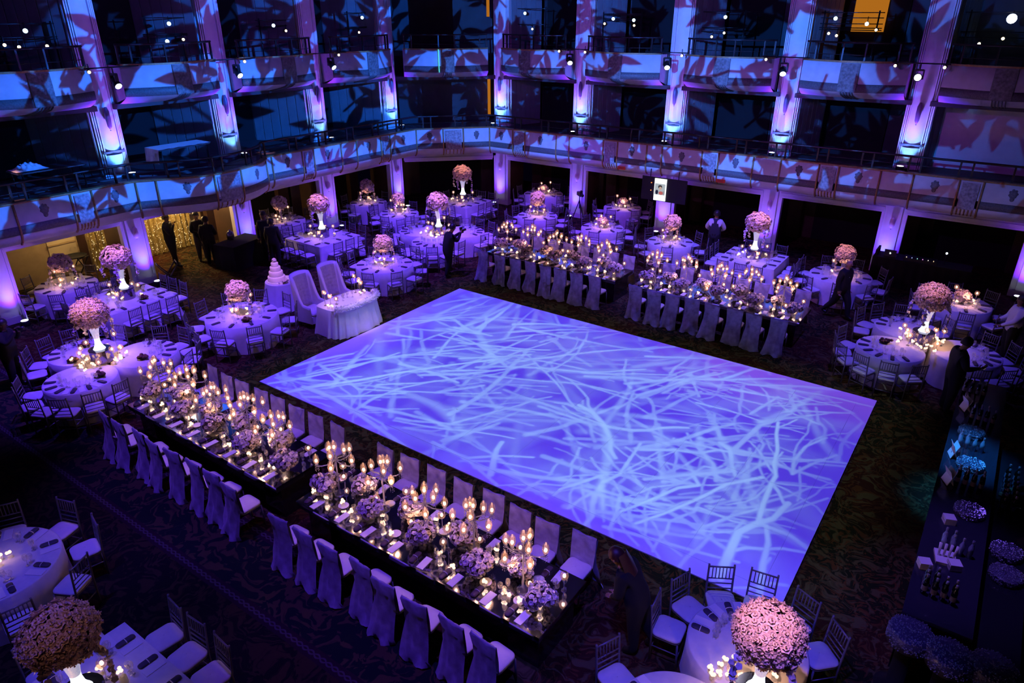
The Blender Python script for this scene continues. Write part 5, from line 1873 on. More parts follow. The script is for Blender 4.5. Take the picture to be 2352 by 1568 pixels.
TRIO = {
    'T3': ('the left-hand trio', [(-15.45, 6.93, 'right'), (-15.38, 5.45, 'front'), (-16.72, 6.13, 'rear')], 0.735),
    'T7': ('the middle trio', [(-15.75, 17.45, 'front'), (-15.58, 18.98, 'right'), (-16.98, 18.15, 'left')], 0.735),
    'T19': ('the right-hand trio', [(-1.27, 17.3, 'front'), (0.22, 18.05, 'right'), (-1.15, 18.85, 'rear')], 0.745),
    'T23': ('the bottom-right trio', [(-1.22, 6.85, 'rear'), (-1.50, 5.30, 'front'), (0.08, 5.92, 'right')], 0.745),
}
TRIOC = {}
for key, (nm, cs, r) in TRIO.items():
    cx_ = sum(c_[0] for c_ in cs) / 3
    cy_ = sum(c_[1] for c_ in cs) / 3
    TRIOC[key] = (cx_, cy_)
    for x, y, wh in cs:
        kk = f'{key}{wh}'
        tn = f'the {wh} table of {nm}'
        TAB[kk] = (tn, 'round', x, y, r)
        place(rcloth(r), (x, y, 0), x, f'white-clothed round table, {wh} one of {nm}', 'round banquet tables')
        out = math.atan2(y - cy_, x - cx_)
        for k in range(6):
            a = out + (k - 2.5) * 0.50
            add_chair(x + (r + 0.25) * cos(a), y + (r + 0.25) * sin(a), a + pi, kk)
            seats.append((x, y, r, a, kk, 'r'))

SQ = {
    'T2': ('the square table near the glitter curtains', -19.22, 8.52, 0.9, 0.9),
    'T5': ('the square table behind the wing chairs', -19.28, 15.6, 0.92, 0.9),
    'T8': ('the square table in the room corner', -18.4, 22.4, 0.85, 0.85),
    'T17': ('the square table by the fourth far column', -6.1, 22.1, 0.91, 0.82),
    'T22': ('the square table in the bottom-left corner', -7.1, 1.6, 0.9, 0.9),
}
for key, (nm, x, y, hx, hy) in SQ.items():
    TAB[key] = (nm, 'square', x, y, hx)
    place(table_tpl('square', square_cloth(hx, hy, x), (hx, hy)), (x, y, 0), 0, f'white-clothed square banquet table, {nm[4:]}', 'square banquet tables')
    for sx, sy in ((1, 0), (-1, 0), (0, 1), (0, -1)):
        for k in (-0.58, 0, 0.58):
            if sx:
                p, d = (x + sx * (hx + 0.27), y + k * hy), (0 if sx < 0 else pi)
            else:
                p, d = (x + k * hx, y + sy * (hy + 0.27)), (pi / 2 if sy < 0 else -pi / 2)
            add_chair(p[0], p[1], d, key)
            seats.append((x, y, (hx if sx else hy), d, key, 's', p))

# long mirrored tables with covered chairs
LONG = {
    'L1': ('the long table numbered four', -8.18, -3.42, 5.42, 6.63),
    'L2': ('the long table numbered six', -13.46, -8.72, 5.45, 6.63),
    'L3': ('the far-left long table', -13.5, -8.73, 17.6, 18.8),
    'L4': ('the far-right long table', -8.15, -3.44, 17.58, 18.8),
}
cov_list = []
for key, (nm, x0, x1, y0, y1) in LONG.items():
    cx_, cy_, w, d = (x0 + x1) / 2, (y0 + y1) / 2, x1 - x0, y1 - y0
    TAB[key] = (nm, 'long', cx_, cy_, w)
    r = obj('mirrored_long_table', None, None, (cx_, cy_, 0), label=f'mirror-topped dining table with dark sides, {nm[4:]}', cat='table', group='long mirrored tables')
    npan = 4
    for k in range(npan):
        pm_ = MB().box((0, 0, 0.745), (w / npan - 0.004, d, 0.03)).mesh('mirror_panel', M['mirror'], False)
        obj('mirror_panel', pm_, r, ((k + 0.5) * w / npan - w / 2, 0, 0))
    obj('apron', MB().box((0, 0, 0.69), (w - 0.02, d - 0.02, 0.08)).mesh('apron', M['tableside'], False), r)
    for sx in (-1, 1):
        obj('end_pedestal', MB().box((sx * (w / 2 - 0.35), 0, 0.325), (0.5, d - 0.3, 0.65)).mesh('end_pedestal', M['tableside'], False), r)
    obj('centre_pedestal', MB().box((0, 0, 0.325), (w - 1.3, d - 0.5, 0.65)).mesh('centre_pedestal', M['tableside'], False), r)
    for sy in (-1, 1):
        for k in range(8):
            px = x0 + w * (k + 0.5) / 8 * 0.97 + 0.05
            ch_y = cy_ + sy * (d / 2 + 0.30)
            cov_list.append((px + random.uniform(-0.05, 0.05), ch_y + sy * random.uniform(0, 0.10), (0 if sy < 0 else pi) + random.uniform(-0.09, 0.09), key, sy))
            seats.append((px, cy_, d / 2, sy, key, 'l'))

for key in LONG:
    for sy in (-1, 1):
        row = sorted([c_ for c_ in cov_list if c_[3] == key and c_[4] == sy], key=lambda c_: scr(c_[0], c_[1])[0])
        for i, (x, y, f, _, _) in enumerate(row):
            if not seen(x, y, 0.5, 60):
                continue
            place(random.choice(COVERED), (x, y, 0), f, f"organza-covered chair {ORD[i]} from left, {'near' if sy < 0 else 'far'} side of {TAB[key][0]}", 'organza covered chairs')

by = {}
for c_ in chairs:
    by.setdefault(c_[3], []).append(c_)
for key, lst in by.items():
    nm, kd, tx, ty, _ = TAB[key]
    dt = scr(tx, ty)[1]
    for side in ('near', 'far'):
        row = [c_ for c_ in lst if (scr(c_[0], c_[1])[1] < dt) == (side == 'near')]
        row.sort(key=lambda c_: scr(c_[0], c_[1])[0])
        for i, (x, y, f, _) in enumerate(row):
            near = scr(x, y)[1] < NEAR_D
            place(CH_FULL if near else CH_FAR, (x, y, 0), f - pi / 2 + random.uniform(-0.12, 0.12), f'silver chair {ORD[i]} from left, {side} side of {nm}', 'silver chiavari chairs')

# ------------------------------------------------------------------ place settings
ZT_ = 0.762
glist = []


def seat_xy(s_):
    if s_[5] == 'l':
        return s_[0], s_[1] + s_[3] * s_[2]
    if s_[5] == 'r':
        return s_[0] + s_[2] * cos(s_[3]), s_[1] + s_[2] * sin(s_[3])
    return s_[6]


RANK = {}
for key in TAB:
    tx, ty = TAB[key][2], TAB[key][3]
    dt = scr(tx, ty)[1]
    for side in ('near', 'far'):
        row = []
        for i, s_ in enumerate(seats):
            if s_[4] != key:
                continue
            q = seat_xy(s_)
            nearer = s_[3] < 0 if s_[5] == 'l' else scr(*q)[1] < dt
            if nearer == (side == 'near'):
                row.append((scr(*q)[0], i))
        for j, (_, i) in enumerate(sorted(row)):
            RANK[i] = f'{ORD[j]} from left, {side} side of {TAB[key][0]}'
for si, s_ in enumerate(seats):
    key = s_[4]
    nm = TAB[key][0]
    rk = RANK[si]
    if s_[5] == 'l':
        px, cy_, hd, sy = s_[:4]
        if not seen(px, cy_, ZT_, 0):
            continue
        y = lambda k: cy_ + sy * (hd - k)
        place(NAPKINB, (px - 0.17, y(0.17), ZT_), random.uniform(-0.1, 0.1), f'plum napkin {rk}', f'napkins on {nm}')
        obj('menu_card', MENU_ME, None, (px + 0.02, y(0.16), ZT_ + 0.002), (0, 0, random.uniform(-0.08, 0.08)), label=f'menu card {rk}', cat='menu card', group=f'menu cards on {nm}')
        if random.random() < 0.55:
            obj('bread_plate', PL_ME, None, (px - 0.18, y(0.37), ZT_), label=f'bread plate {rk}', cat='plate', group=f'bread plates on {nm}')
        for k in range(3):
            glist.append((px + 0.20 - 0.10 * (k % 2) - 0.02 * k, y(0.29 + 0.07 * k), key, k, rk))
    else:
        if s_[5] == 'r':
            x, y, r, a = s_[:4]
            if not seen(x + r * cos(a), y + r * sin(a), ZT_, 0):
                continue
            ux, uy = cos(a), sin(a)
            bx, by_ = x + (r - 0.16) * ux, y + (r - 0.16) * uy
            gx, gy = x + (r - 0.36) * ux, y + (r - 0.36) * uy
        else:
            x, y, r, d = s_[:4]
            p = s_[6]
            ux, uy = -cos(d), -sin(d)
            if not seen(p[0], p[1], ZT_, 0):
                continue
            bx, by_ = p[0] - ux * 0.43, p[1] - uy * 0.43
            gx, gy = p[0] - ux * 0.63, p[1] - uy * 0.63
            a = math.atan2(uy, ux)
        tx, ty = -uy, ux
        rz = a - pi / 2
        dd = scr(bx, by_, ZT_)[1]
        place(NAPKIN if dd < 14 else NAPKINF, (bx + tx * 0.05, by_ + ty * 0.05, ZT_), rz, f'slate napkin {rk}', f'napkins on {nm}')
        if dd < 20:
            obj('menu_card', MENU_ME, None, (bx - tx * 0.09, by_ - ty * 0.09, ZT_ + 0.002), (0, 0, rz), label=f'menu card {rk}', cat='menu card', group=f'menu cards on {nm}')
        for k in range(2):
            glist.append((gx + tx * (0.07 * k + 0.03), gy + ty * (0.07 * k + 0.03), key, k, rk))
glist = [g_ for g_ in glist if seen(g_[0], g_[1], ZT_ + 0.1, 0)]
glist.sort(key=lambda g_: scr(g_[0], g_[1])[1])
for i, (x, y, key, k, rk) in enumerate(glist[:290]):
    obj('wine_glass', GLASS_ME if k % 2 == 0 else GLASS2_ME, None, (x, y, ZT_), label=f"{('wine glass', 'water goblet', 'inner wineglass')[k]} {rk}", cat='glass', group=f'glasses on {TAB[key][0]}')
rest = MB()
src = [(v.co.copy(), None) for v in GLASS_ME.vertices]
gv = [tuple(v.co) for v in GLASS_ME.vertices]
gf_ = [tuple(p.vertices) for p in GLASS_ME.polygons]
for x, y, key, k, rk in glist[290:]:
    rest.add([(a + x, b_ + y, c_ + ZT_) for a, b_, c_ in gv], gf_)
if rest.v:
    obj('distant_glassware', rest.mesh('distant_glassware', M['glass']), label='glittering wine glasses on the more distant tables', cat='glassware', kind='stuff')


# ------------------------------------------------------------------ candles, flowers and their light
WARM = (1.0, 0.48, 0.28)
PINK = (1.0, 0.42, 0.30)


def pinspot(x, y, z, power=1.0, ang=5.5):
    lx, ly = x + (2.2 if x < -6 else -1.2), y - 2.6
    lamp('pin_spot', 'SPOT', (lx, ly, 9.85), 4600 * power, PINK, target=(x, y, z), angle=ang, blend=0.7, size=0.05)


def votives(x, y, n, rmin, rmax, nm, seed, z=ZT_):
    random.seed(seed)
    used = []
    for _ in range(n * 6):
        if len(used) >= n:
            break
        a, q = random.uniform(0, 2 * pi), random.uniform(rmin, rmax)
        p = (x + q * cos(a), y + q * sin(a))
        if any((p[0] - u[0]) ** 2 + (p[1] - u[1]) ** 2 < 0.09 ** 2 for u in used) or not seen(p[0], p[1], z, 0):
            continue
        used.append(p)
        place(VOTIVE, (p[0], p[1], z), random.uniform(0, 6), f'little glass votive with glowing pearl candles on {nm}', f'votives on {nm}')
    random.seed(11)


def globes(pts, nm, z=ZT_, hs=(0, 1, 2)):
    for k, (x, y) in enumerate(pts):
        if seen(x, y, z, 0):
            place(GLOBES[hs[k % len(hs)]], (x, y, z), 0, f'bubble-glass candle on a crystal stem on {nm}', f'globe candles on {nm}')


def ringpts(x, y, r, n, ph=0.0):
    return [(x + r * cos(ph + 2 * pi * k / n), y + r * sin(ph + 2 * pi * k / n)) for k in range(n)]


for key, (nm, x, y, r, n, ph, ce) in ROUND.items():
    if ce == 'none':
        votives(x, y, 3, 0.1, 0.3, nm, 3)
        lamp('candle_glow', 'POINT', (x, y, ZT_ + 0.2), 1.2, WARM, size=0.05)
        continue
    if ce.startswith('mid'):
        mid_centre(x, y, ZT_, f'cream flower ball with trailing orchids on {nm}', x, 1.0 if ce == 'mid' else 0.85)
        pinspot(x, y, 1.45, 0.8 if key not in ('T1', 'T11', 'T9') else 0.55)
    else:
        low_centre(x, y, ZT_, f'low cream flower bowl on {nm}')
        pinspot(x, y, 1.0, 0.6)
    globes(ringpts(x, y, 0.30, 3, x), nm, hs=(2, 1, 3))
    votives(x, y, 4, 0.16, 0.34, nm, int(abs(x * 10)))
    lamp('candle_glow', 'POINT', (x + 0.15, y - 0.25, ZT_ + 0.34), 4.5, WARM, size=0.024)
for key, (cx_, cy_) in TRIOC.items():
    nm = TRIO[key][0]
    place(RISER, (cx_, cy_, ZT_), 0, f'dark mirrored riser under the vase of {nm}', 'mirrored risers')
    tall_centre(cx_, cy_, ZT_ + 0.312, f'tall cream flower ball in glowing vase on {nm}', key in ('T3', 'T23', 'T19'), cx_)
    pinspot(cx_, cy_, 1.95, 1.0 if key != 'T19' else 0.7, 6.0)
    globes(ringpts(cx_, cy_, 0.42, 8, 0.2), nm, hs=(2, 1, 3, 0))
    votives(cx_, cy_, 20, 0.28, 0.66, nm, 7)
    for dx, dy in ((0.35, -0.2), (-0.3, -0.25), (0.05, 0.38)):
        lamp('candle_glow', 'POINT', (cx_ + dx, cy_ + dy, ZT_ + 0.30), 5.5, WARM, size=0.024)
for key, (nm, x, y, hx, hy) in SQ.items():
    place(RISER, (x, y, ZT_), 0, f'dark mirrored riser under the vase of {nm}', 'mirrored risers')
    tall_centre(x, y, ZT_ + 0.312, f'tall cream flower ball in glowing vase on {nm}', key == 'T22', y, 4)
    pinspot(x, y, 1.95, 0.9 if key != 'T22' else 0.06, 6.0)
    globes(ringpts(x, y, 0.40, 4, 0.6), nm, hs=(2, 1))
    votives(x, y, 7, 0.28, 0.55, nm, 9)
    lamp('candle_glow', 'POINT', (x + 0.2, y - 0.35, ZT_ + 0.30), 5.5, WARM, size=0.024)
for key, (nm, x0, x1, y0, y1) in LONG.items():
    cy_ = (y0 + y1) / 2
    w = x1 - x0
    for k in range(5):
        x = x0 + (0.43, 1.33, 2.36, 3.16, 4.12)[k] * w / 4.76
        yy = cy_ + 0.10 * (1 if k % 2 else -0.4)
        r = place(CANDELABRA, (x, yy, ZT_), k * 0.7, f'crystal candelabra with hurricane candles, {ORD[k]} from the left on {nm}', 'crystal candelabra')
        lamp('candle_glow', 'POINT', (x, yy, ZT_ + 0.92), 9.0, WARM, size=0.024)
        lamp('candle_glow', 'POINT', (x + 0.30, yy - 0.10, ZT_ + 0.72), 6.0, WARM, size=0.024)
        lamp('candle_glow', 'POINT', (x - 0.28, yy + 0.06, ZT_ + 0.30), 5.0, WARM, size=0.024)
    for k in range(9):
        x = x0 + w * (k + 0.5) / 9 + random.uniform(-0.06, 0.06)
        posy(x, cy_ + (0.17 if k % 2 else -0.17), ZT_, f'cream posy in glass vase, {ORD[k]} from left on {nm}', k + int(abs(x0)))
    for k in range(13):
        x = x0 + w * (k + 0.25) / 13 + 0.1
        globes([(x, cy_ + (0.28 if k % 2 == 0 else -0.02))], nm, hs=((1, 2, 0)[k % 3],))
    random.seed(31)
    for k in range(16):
        x = x0 + w * (k + 0.6) / 16.3 + random.uniform(-0.04, 0.04)
        y = cy_ + random.choice((-0.33, -0.24, 0.30, -0.3, 0.05))
        place(VOTIVE, (x, y, ZT_), random.uniform(0, 6), f'little glass votive with glowing pearl candles on {nm}', f'votives on {nm}')
    random.seed(11)
for key, dx in (('L1', 0.45), ('L2', 0.42)):
    nm, x0, x1, y0, y1 = LONG[key]
    r = obj('table_number_card', None, None, (x1 - dx, y0 + 0.52, ZT_ + 0.11), (-0.25, 0, -0.1), label=f"framed table number card showing {'4' if key == 'L1' else '6'} on {nm}", cat='sign', group='table number cards')
    obj('card', MB().box((0, 0, 0), (0.15, 0.012, 0.22)).mesh('number_card', M['card'], False), r)
    for a, b_, c_, d_ in ((0, 0.075, 0.10, 0.004), (0, -0.075, 0.10, 0.004), (0.05, 0, 0.004, 0.15), (-0.05, 0, 0.004, 0.15)):
        obj('printed_border', MB().box((a, -0.007, b_), (c_, 0.002, d_)).mesh('printed_border', M['ink'], False), r)
    obj('number', text_mesh('4' if key == 'L1' else '6', 0.05, M['ink']), r, (0, -0.008, 0), (pi / 2, 0, 0))
for x, y, nm in ((-16.35, 5.75, 'the left-hand trio near its front table'), (-15.2, 6.75, 'the right table of the left-hand trio'), (-16.95, 6.3, 'the rear table of the left-hand trio'), (-18.75, 8.75, 'the square table near the glitter curtains'), (-15.15, 5.75, 'the front table of the left-hand trio'), (-1.45, 17.55, 'the front table of the right-hand trio'), (-15.1, 9.45, 'the round table beside the wedding cake')):
    place(BASKET, (x, y, ZT_), 0, f'dark bread bowl with rolls on {nm}', 'bread bowls')

# tell the candles of one table apart by their order from the left
byg = {}
for o in list(COL.objects):
    if o.parent is None and o.name.split('.')[0] in ('votive_candle', 'globe_candle'):
        byg.setdefault(o['group'], []).append(o)
for gname, lst in byg.items():
    lst.sort(key=lambda o: scr(*o.location)[0])
    for i, o in enumerate(lst):
        o['label'] = ('pearl votive candle ' if o.name.startswith('votive') else 'globe candle, ') + f"{ORD[i]} from left on {gname.split(' on ', 1)[1]}"


# ------------------------------------------------------------------ wedding cake and its table
def skirt(fn_plan, h, n, mat, name, flare=0.12, amp=0.025, nf=26):
    """A cloth over a table whose plan outline is fn_plan(t) -> (x, y), falling in folds to the floor."""
    mb = MB()
    rows = [(1.0, h, 0), (1.01, h - 0.02, 0), (1 + flare * 0.25, h * 0.7, 0.4), (1 + flare * 0.6, h * 0.35, 0.8), (1 + flare, 0.012, 1.0)]
    pts = [fn_plan(i / n) for i in range(n)]
    cx_ = sum(p[0] for p in pts) / n
    cy_ = sum(p[1] for p in pts) / n
    vv = []
    for k, z, f in rows:
        for i, (x, y) in enumerate(pts):
            kk = k + f * amp * (sin(2 * pi * nf * i / n) + 0.5 * sin(2 * pi * nf * 1.7 * i / n + 1))
            vv.append((cx_ + (x - cx_) * kk, cy_ + (y - cy_) * kk, z))
    mb.add(vv, [(j * n + i, j * n + (i + 1) % n, (j + 1) * n + (i + 1) % n, (j + 1) * n + i) for j in range(len(rows) - 1) for i in range(n)])
    mb.add([(x, y, h) for x, y in pts], [tuple(range(n))])
    return mb.mesh(name, mat)


ct = skirt(lambda t: (0.46 * cos(2 * pi * t), 0.46 * sin(2 * pi * t)), 0.78, 120, M['satin'], 'cake_cloth', 0.42, 0.035, 12)
CAKET = ('cake_table', 'table', [('satin_cloth', ct, (0, 0, 0), (0, 0, 0), []), ('table_top', MB().lathe([(0.44, 0.73), (0.44, 0.765)], 24).mesh('cake_table_top', M['brownwood'], False), (0, 0, 0), (0, 0, 0), [])])
place(CAKET, (-16.77, 11.85, 0), 0, 'small round satin-draped table carrying the wedding cake')
tiers = [(0.25, 0.0, 0.15), (0.20, 0.15, 0.15), (0.15, 0.30, 0.14), (0.105, 0.44, 0.12)]
cparts = [('cake_board', MB().lathe([(0.30, 0), (0.30, 0.012)], 28).mesh('cake_board', M['china'], False), (0, 0, 0), (0, 0, 0), [])]
for r_, z_, h_ in tiers:
    tm = MB().lathe([(r_, 0), (r_, h_ - 0.02), (r_ - 0.02, h_), (0.001, h_)], 28, caps=False).mesh('cake_tier', M['cake'])
    rb = MB().lathe([(r_ + 0.004, 0.0), (r_ + 0.006, 0.012), (r_ + 0.004, 0.024)], 28, caps=False).mesh('tier_ribbon', M['satin'])
    cparts.append(('tier', tm, (0, 0, z_ + 0.012), (0, 0, 0), [('ribbon', rb, (0, 0, 0), (0, 0, 0))]))
tp = MB().ball((0, 0, 0.05), 0.055, 10, 7, 1.2)
for d in fib(20):
    tp.rosette((d[0] * 0.055, d[1] * 0.055, 0.05 + d[2] * 0.065), d, 0.03, layers=1)
cparts.append(('flower_topper', tp.mesh('cake_topper', M['cake']), (0, 0, 0.57), (0, 0, 0), []))
place(('wedding_cake', 'cake', cparts), (-16.87, 11.78, 0.785), 0, 'white four-tier wedding cake with a floral topper on a satin table')
low = obj('cake_flower_cluster', None, None, (-16.52, 11.80, 0.785), label='loose white flowers lying beside the wedding cake', cat='flower arrangement')
obj('stem_bundle', MB().tube([(0, 0, 0.01), (0.06, -0.12, 0.015)], 0.015, 6).mesh('stem_bundle', M['core']), low)
random.seed(4)
fm = MB()
for _ in range(26):
    fm.rosette((random.gauss(0, 0.06), random.gauss(0, 0.08), 0.03 + random.random() * 0.05), (random.gauss(0, 0.5), random.gauss(0, 0.5), 1), 0.035, layers=2)
obj('blossoms', fm.mesh('cake_flowers', M['orchid'], False), low, kind='stuff')
lamp('pin_spot', 'SPOT', (-14.4, 9.6, 9.85), 2300, PINK, target=(-16.8, 11.8, 1.1), angle=6, blend=0.6, size=0.05)


# ------------------------------------------------------------------ sweetheart table, garland and two wing chairs
def dplan(t):
    a = 2 * pi * t
    c_, s_ = cos(a), sin(a)
    x = 0.52 * math.copysign(abs(c_) ** (0.75 if c_ > 0 else 0.25), c_)
    y = 0.80 * math.copysign(abs(s_) ** 0.62, s_)
    return (x, y)


SWX, SWY = -13.98, 11.92
SWEET = ('sweetheart_table', 'table', [('satin_cloth', skirt(dplan, 0.78, 200, M['satin'], 'sweetheart_cloth', 0.14, 0.036, 20), (0, 0, 0), (0, 0, 0), []), ('table_top', MB().box((-0.05, 0, 0.745), (0.8, 1.4, 0.03)).mesh('sweetheart_top', M['brownwood'], False), (0, 0, 0), (0, 0, 0), [])])
place(SWEET, (SWX, SWY, 0), 0, 'half-round sweetheart table in pleated ivory satin beside the dance floor')
gr = obj('feather_garland', None, None, (SWX, SWY, 0.78), label='fluffy white garland along the front edge of the sweetheart table', cat='garland')
gp = [(dplan(t)[0] * 1.0, dplan(t)[1] * 1.0, 0.05) for t in np.linspace(-0.17, 0.22, 24)]
obj('garland_cord', MB().tube(gp, 0.08, 10).mesh('garland_cord', M['feather']), gr)
random.seed(8)
fe = MB()
for _ in range(1500):
    t = random.uniform(-0.17, 0.22)
    x, y = dplan(t)
    d = Vector((random.gauss(0, 1), random.gauss(0, 1), abs(random.gauss(0, 1)) * 0.8 - 0.15)).normalized()
    p0 = Vector((x, y, 0.05)) + d * 0.065
    p1 = Vector((x, y, 0.05)) + d * random.uniform(0.12, 0.18) - Vector((0, 0, 0.02))
    w = Vector((-d.y, d.x, 0.2)).normalized() * 0.010
    fe.add([tuple(p0 - w), tuple(p0 + w), tuple(p1)], [(0, 1, 2)])
obj('feathers', fe.mesh('feathers', M['feather'], False), gr, kind='stuff')
random.seed(11)
for i, (dx, dy, h) in enumerate([(-0.22, -0.62, 2), (-0.12, -0.52, 1), (-0.05, -0.38, 0), (-0.28, 0.52, 3), (-0.16, 0.58, 2), (-0.20, 0.68, 1)]):
    place(GLOBES[h], (SWX + dx, SWY + dy, 0.785), 0, f'globe candle, {ORD[i]} from left on the sweetheart table', 'globe candles on the sweetheart table')
for i, (dx, dy) in enumerate([(0.12, -0.68), (0.02, -0.72), (0.0, 0.45), (-0.02, 0.62)]):
    place(VOTIVE, (SWX + dx, SWY + dy, 0.785), 0, f'pearl votive candle, {ORD[i]} from left on the sweetheart table', 'votives on the sweetheart table')
for i, (dx, dy) in enumerate([(-0.2, -0.2), (-0.1, -0.1), (-0.2, 0.15), (-0.1, 0.25), (-0.24, 0.05)]):
    obj('wine_glass', GLASS_ME if i % 2 else GLASS2_ME, None, (SWX + dx, SWY + dy, 0.785), label=f'clear stemmed glass, {ORD[i]} from left on the sweetheart table', cat='glass', group='glasses on the sweetheart table')
for q in ((-0.15, -0.55), (-0.2, 0.6)):
    lamp('candle_glow', 'POINT', (SWX + q[0], SWY + q[1], 1.1), 4.0, WARM, size=0.06)
lamp('pin_spot', 'SPOT', (-11.6, 9.6, 9.85), 2600, (0.75, 0.5, 0.9), target=(SWX + 0.1, SWY, 0.7), angle=11, blend=0.8, size=0.05)

wing = MB()
NS = 30


def wpath(t):
    # plan outline of the chair shell from one arm round the back to the other
    if t < 0.3:
        k = t / 0.3
        return (-0.34 - 0.01 * k, 0.34 - 0.56 * k)
    if t > 0.7:
        k = (1 - t) / 0.3
        return (0.34 + 0.01 * k, 0.34 - 0.56 * k)
    k = (t - 0.3) / 0.4
    a = pi * (1 + k)
    return (0.35 * cos(a), -0.22 + 0.16 * sin(a))


def wtop(t):
    m = min(t, 1 - t)
    if m < 0.16:
        return 0.64 + 0.03 * m / 0.16
    if m < 0.30:
        k = (m - 0.16) / 0.14
        return 0.67 + 0.75 * (k * k * (3 - 2 * k))
    return 1.42 + 0.05 * sin((m - 0.30) / 0.2 * pi / 2)


def wshell(off, z0):
    vv = []
    for i in range(NS + 1):
        t = i / NS
        x, y = wpath(t)
        l = math.hypot(x, y + 0.1) or 1
        x, y = x - off * x / l, y - off * (y + 0.1) / l
        for j in range(7):
            vv.append((x, y - 0.10 * max(0, (z0 + (wtop(t) - z0) * j / 6) - 0.5) * (1 if y < 0 else 0.2), z0 + (wtop(t) - z0) * j / 6))
    return vv


vo_, vi_ = wshell(0.0, 0.16), wshell(0.075, 0.42)
fs = [(i * 7 + j, i * 7 + j + 1, (i + 1) * 7 + j + 1, (i + 1) * 7 + j) for i in range(NS) for j in range(6)]
wing.add(vo_, fs)
n0 = len(vo_)
wing.add(vi_, [tuple(reversed(f)) for f in fs])
wing.f += [[i * 7 + 6, n0 + i * 7 + 6, n0 + (i + 1) * 7 + 6, (i + 1) * 7 + 6] for i in range(NS)]
wing.f += [[j, j + 1, n0 + j + 1, n0 + j] for j in range(6)] + [[NS * 7 + j + 1, NS * 7 + j, n0 + NS * 7 + j, n0 + NS * 7 + j + 1] for j in range(6)]
wing.m += [0] * (NS + 12)
wsh = wing.mesh('wing_shell', M['satin'])
tuft = MB().grid(lambda u, v: ((u - 0.5) * 0.50, -0.275 - 0.11 * v + 0.05 * (2 * u - 1) ** 2 + 0.012 * abs(sin(u * pi * 5)) * abs(sin(v * pi * 8)), 0.50 + 0.88 * v), 24, 30).mesh('tufted_back', pmat('grey_tufted_linen', (0.40, 0.37, 0.44), 0.7, noise=0.15, nscale=12))
wseat = MB().rpad((0, 0.06, 0.36), (0.56, 0.56, 0.12), 0.07, 4, 0.3).mesh('wing_seat', M['satin'])
wskirt = MB().box((0, 0.04, 0.26), (0.60, 0.58, 0.2)).mesh('wing_seat_rail', M['satin'], False)
wleg = MB().tube([(0, 0, 0.17), (0.01, 0.01, 0.0)], [0.025, 0.014], 6).mesh('wing_leg', M['darkwood'])
WING = ('wing_chair', 'armchair', [('shell', wsh, (0, 0, 0), (0, 0, 0), []), ('tufted_back', tuft, (0, 0, 0), (0, 0, 0), []), ('seat_cushion', wseat, (0, 0, 0), (0, 0, 0), []), ('seat_rail', wskirt, (0, 0, 0), (0, 0, 0), [])] + [('leg', wleg, (sx * 0.27, sy, 0), (0, 0, 0), []) for sx in (-1, 1) for sy in (-0.2, 0.28)])
place(WING, (-15.0, 11.45, 0), -pi / 2 + 0.08, 'pale high-backed wing chair nearer the cake, behind the sweetheart table', 'pair of wing chairs')
place(WING, (-15.0, 12.4, 0), -pi / 2 - 0.05, 'pale high-backed wing chair farther from the cake, behind the sweetheart table', 'pair of wing chairs')


# ------------------------------------------------------------------ service corner, tray stands, video tripod
SV = ('service_table', 'table', [('black_cloth', skirt(lambda t: ((0.42, -0.75), (0.42, 0.75), (-0.42, 0.75), (-0.42, -0.75))[int(t * 4) % 4] if False else (0.45 * max(-1, min(1, 1.5 * cos(2 * pi * t))), 0.75 * max(-1, min(1, 1.5 * sin(2 * pi * t)))), 0.85, 80, M['blackcloth'], 'service_cloth', 0.05, 0.02, 14), (0, 0, 0), (0, 0, 0), []), ('table_top', MB().box((0, 0, 0.82), (0.8, 1.4, 0.03)).mesh('service_top', M['brownwood'], False), (0, 0, 0), (0, 0, 0), [])])
place(SV, (-21.05, 13.45, 0), 0.2, 'black-draped service table in front of the third left-hand column')
urn = MB().lathe([(0.07, 0), (0.12, 0.03), (0.13, 0.20), (0.10, 0.28), (0.03, 0.32), (0.015, 0.36)], 12).mesh('urn_body', pmat('steel_urn', (0.25, 0.25, 0.32), 0.25, metal=0.8))
place(('coffee_urn', 'urn', [('body', urn, (0, 0, 0), (0, 0, 0), []), ('tap', MB().tube([(0.12, 0, 0.06), (0.17, 0, 0.06), (0.17, 0, 0.03)], 0.010, 5).mesh('urn_tap', M['black']), (0, 0, 0), (0, 0, 0), [])]), (-21.3, 13.3, 0.86), 0, 'dull steel urn on the black service table')
xs = MB()


def xstand():
    parts = []
    for sy in (-0.22, 0.22):
        for s_ in (-1, 1):
            parts.append(('leg', MB().tube([(-0.28 * s_, sy, 0), (0.28 * s_, sy, 0.78)], 0.018, 6).mesh('stand_leg', M['black']), (0, 0, 0), (0, 0, 0), []))
    for s_ in (-1, 1):
        parts.append(('crossbar', MB().tube([(0.28 * s_, -0.24, 0.78), (0.28 * s_, 0.24, 0.78)], 0.016, 6).mesh('stand_crossbar', M['black']), (0, 0, 0), (0, 0, 0), []))
    return ('tray_stand', 'tray stand', parts)


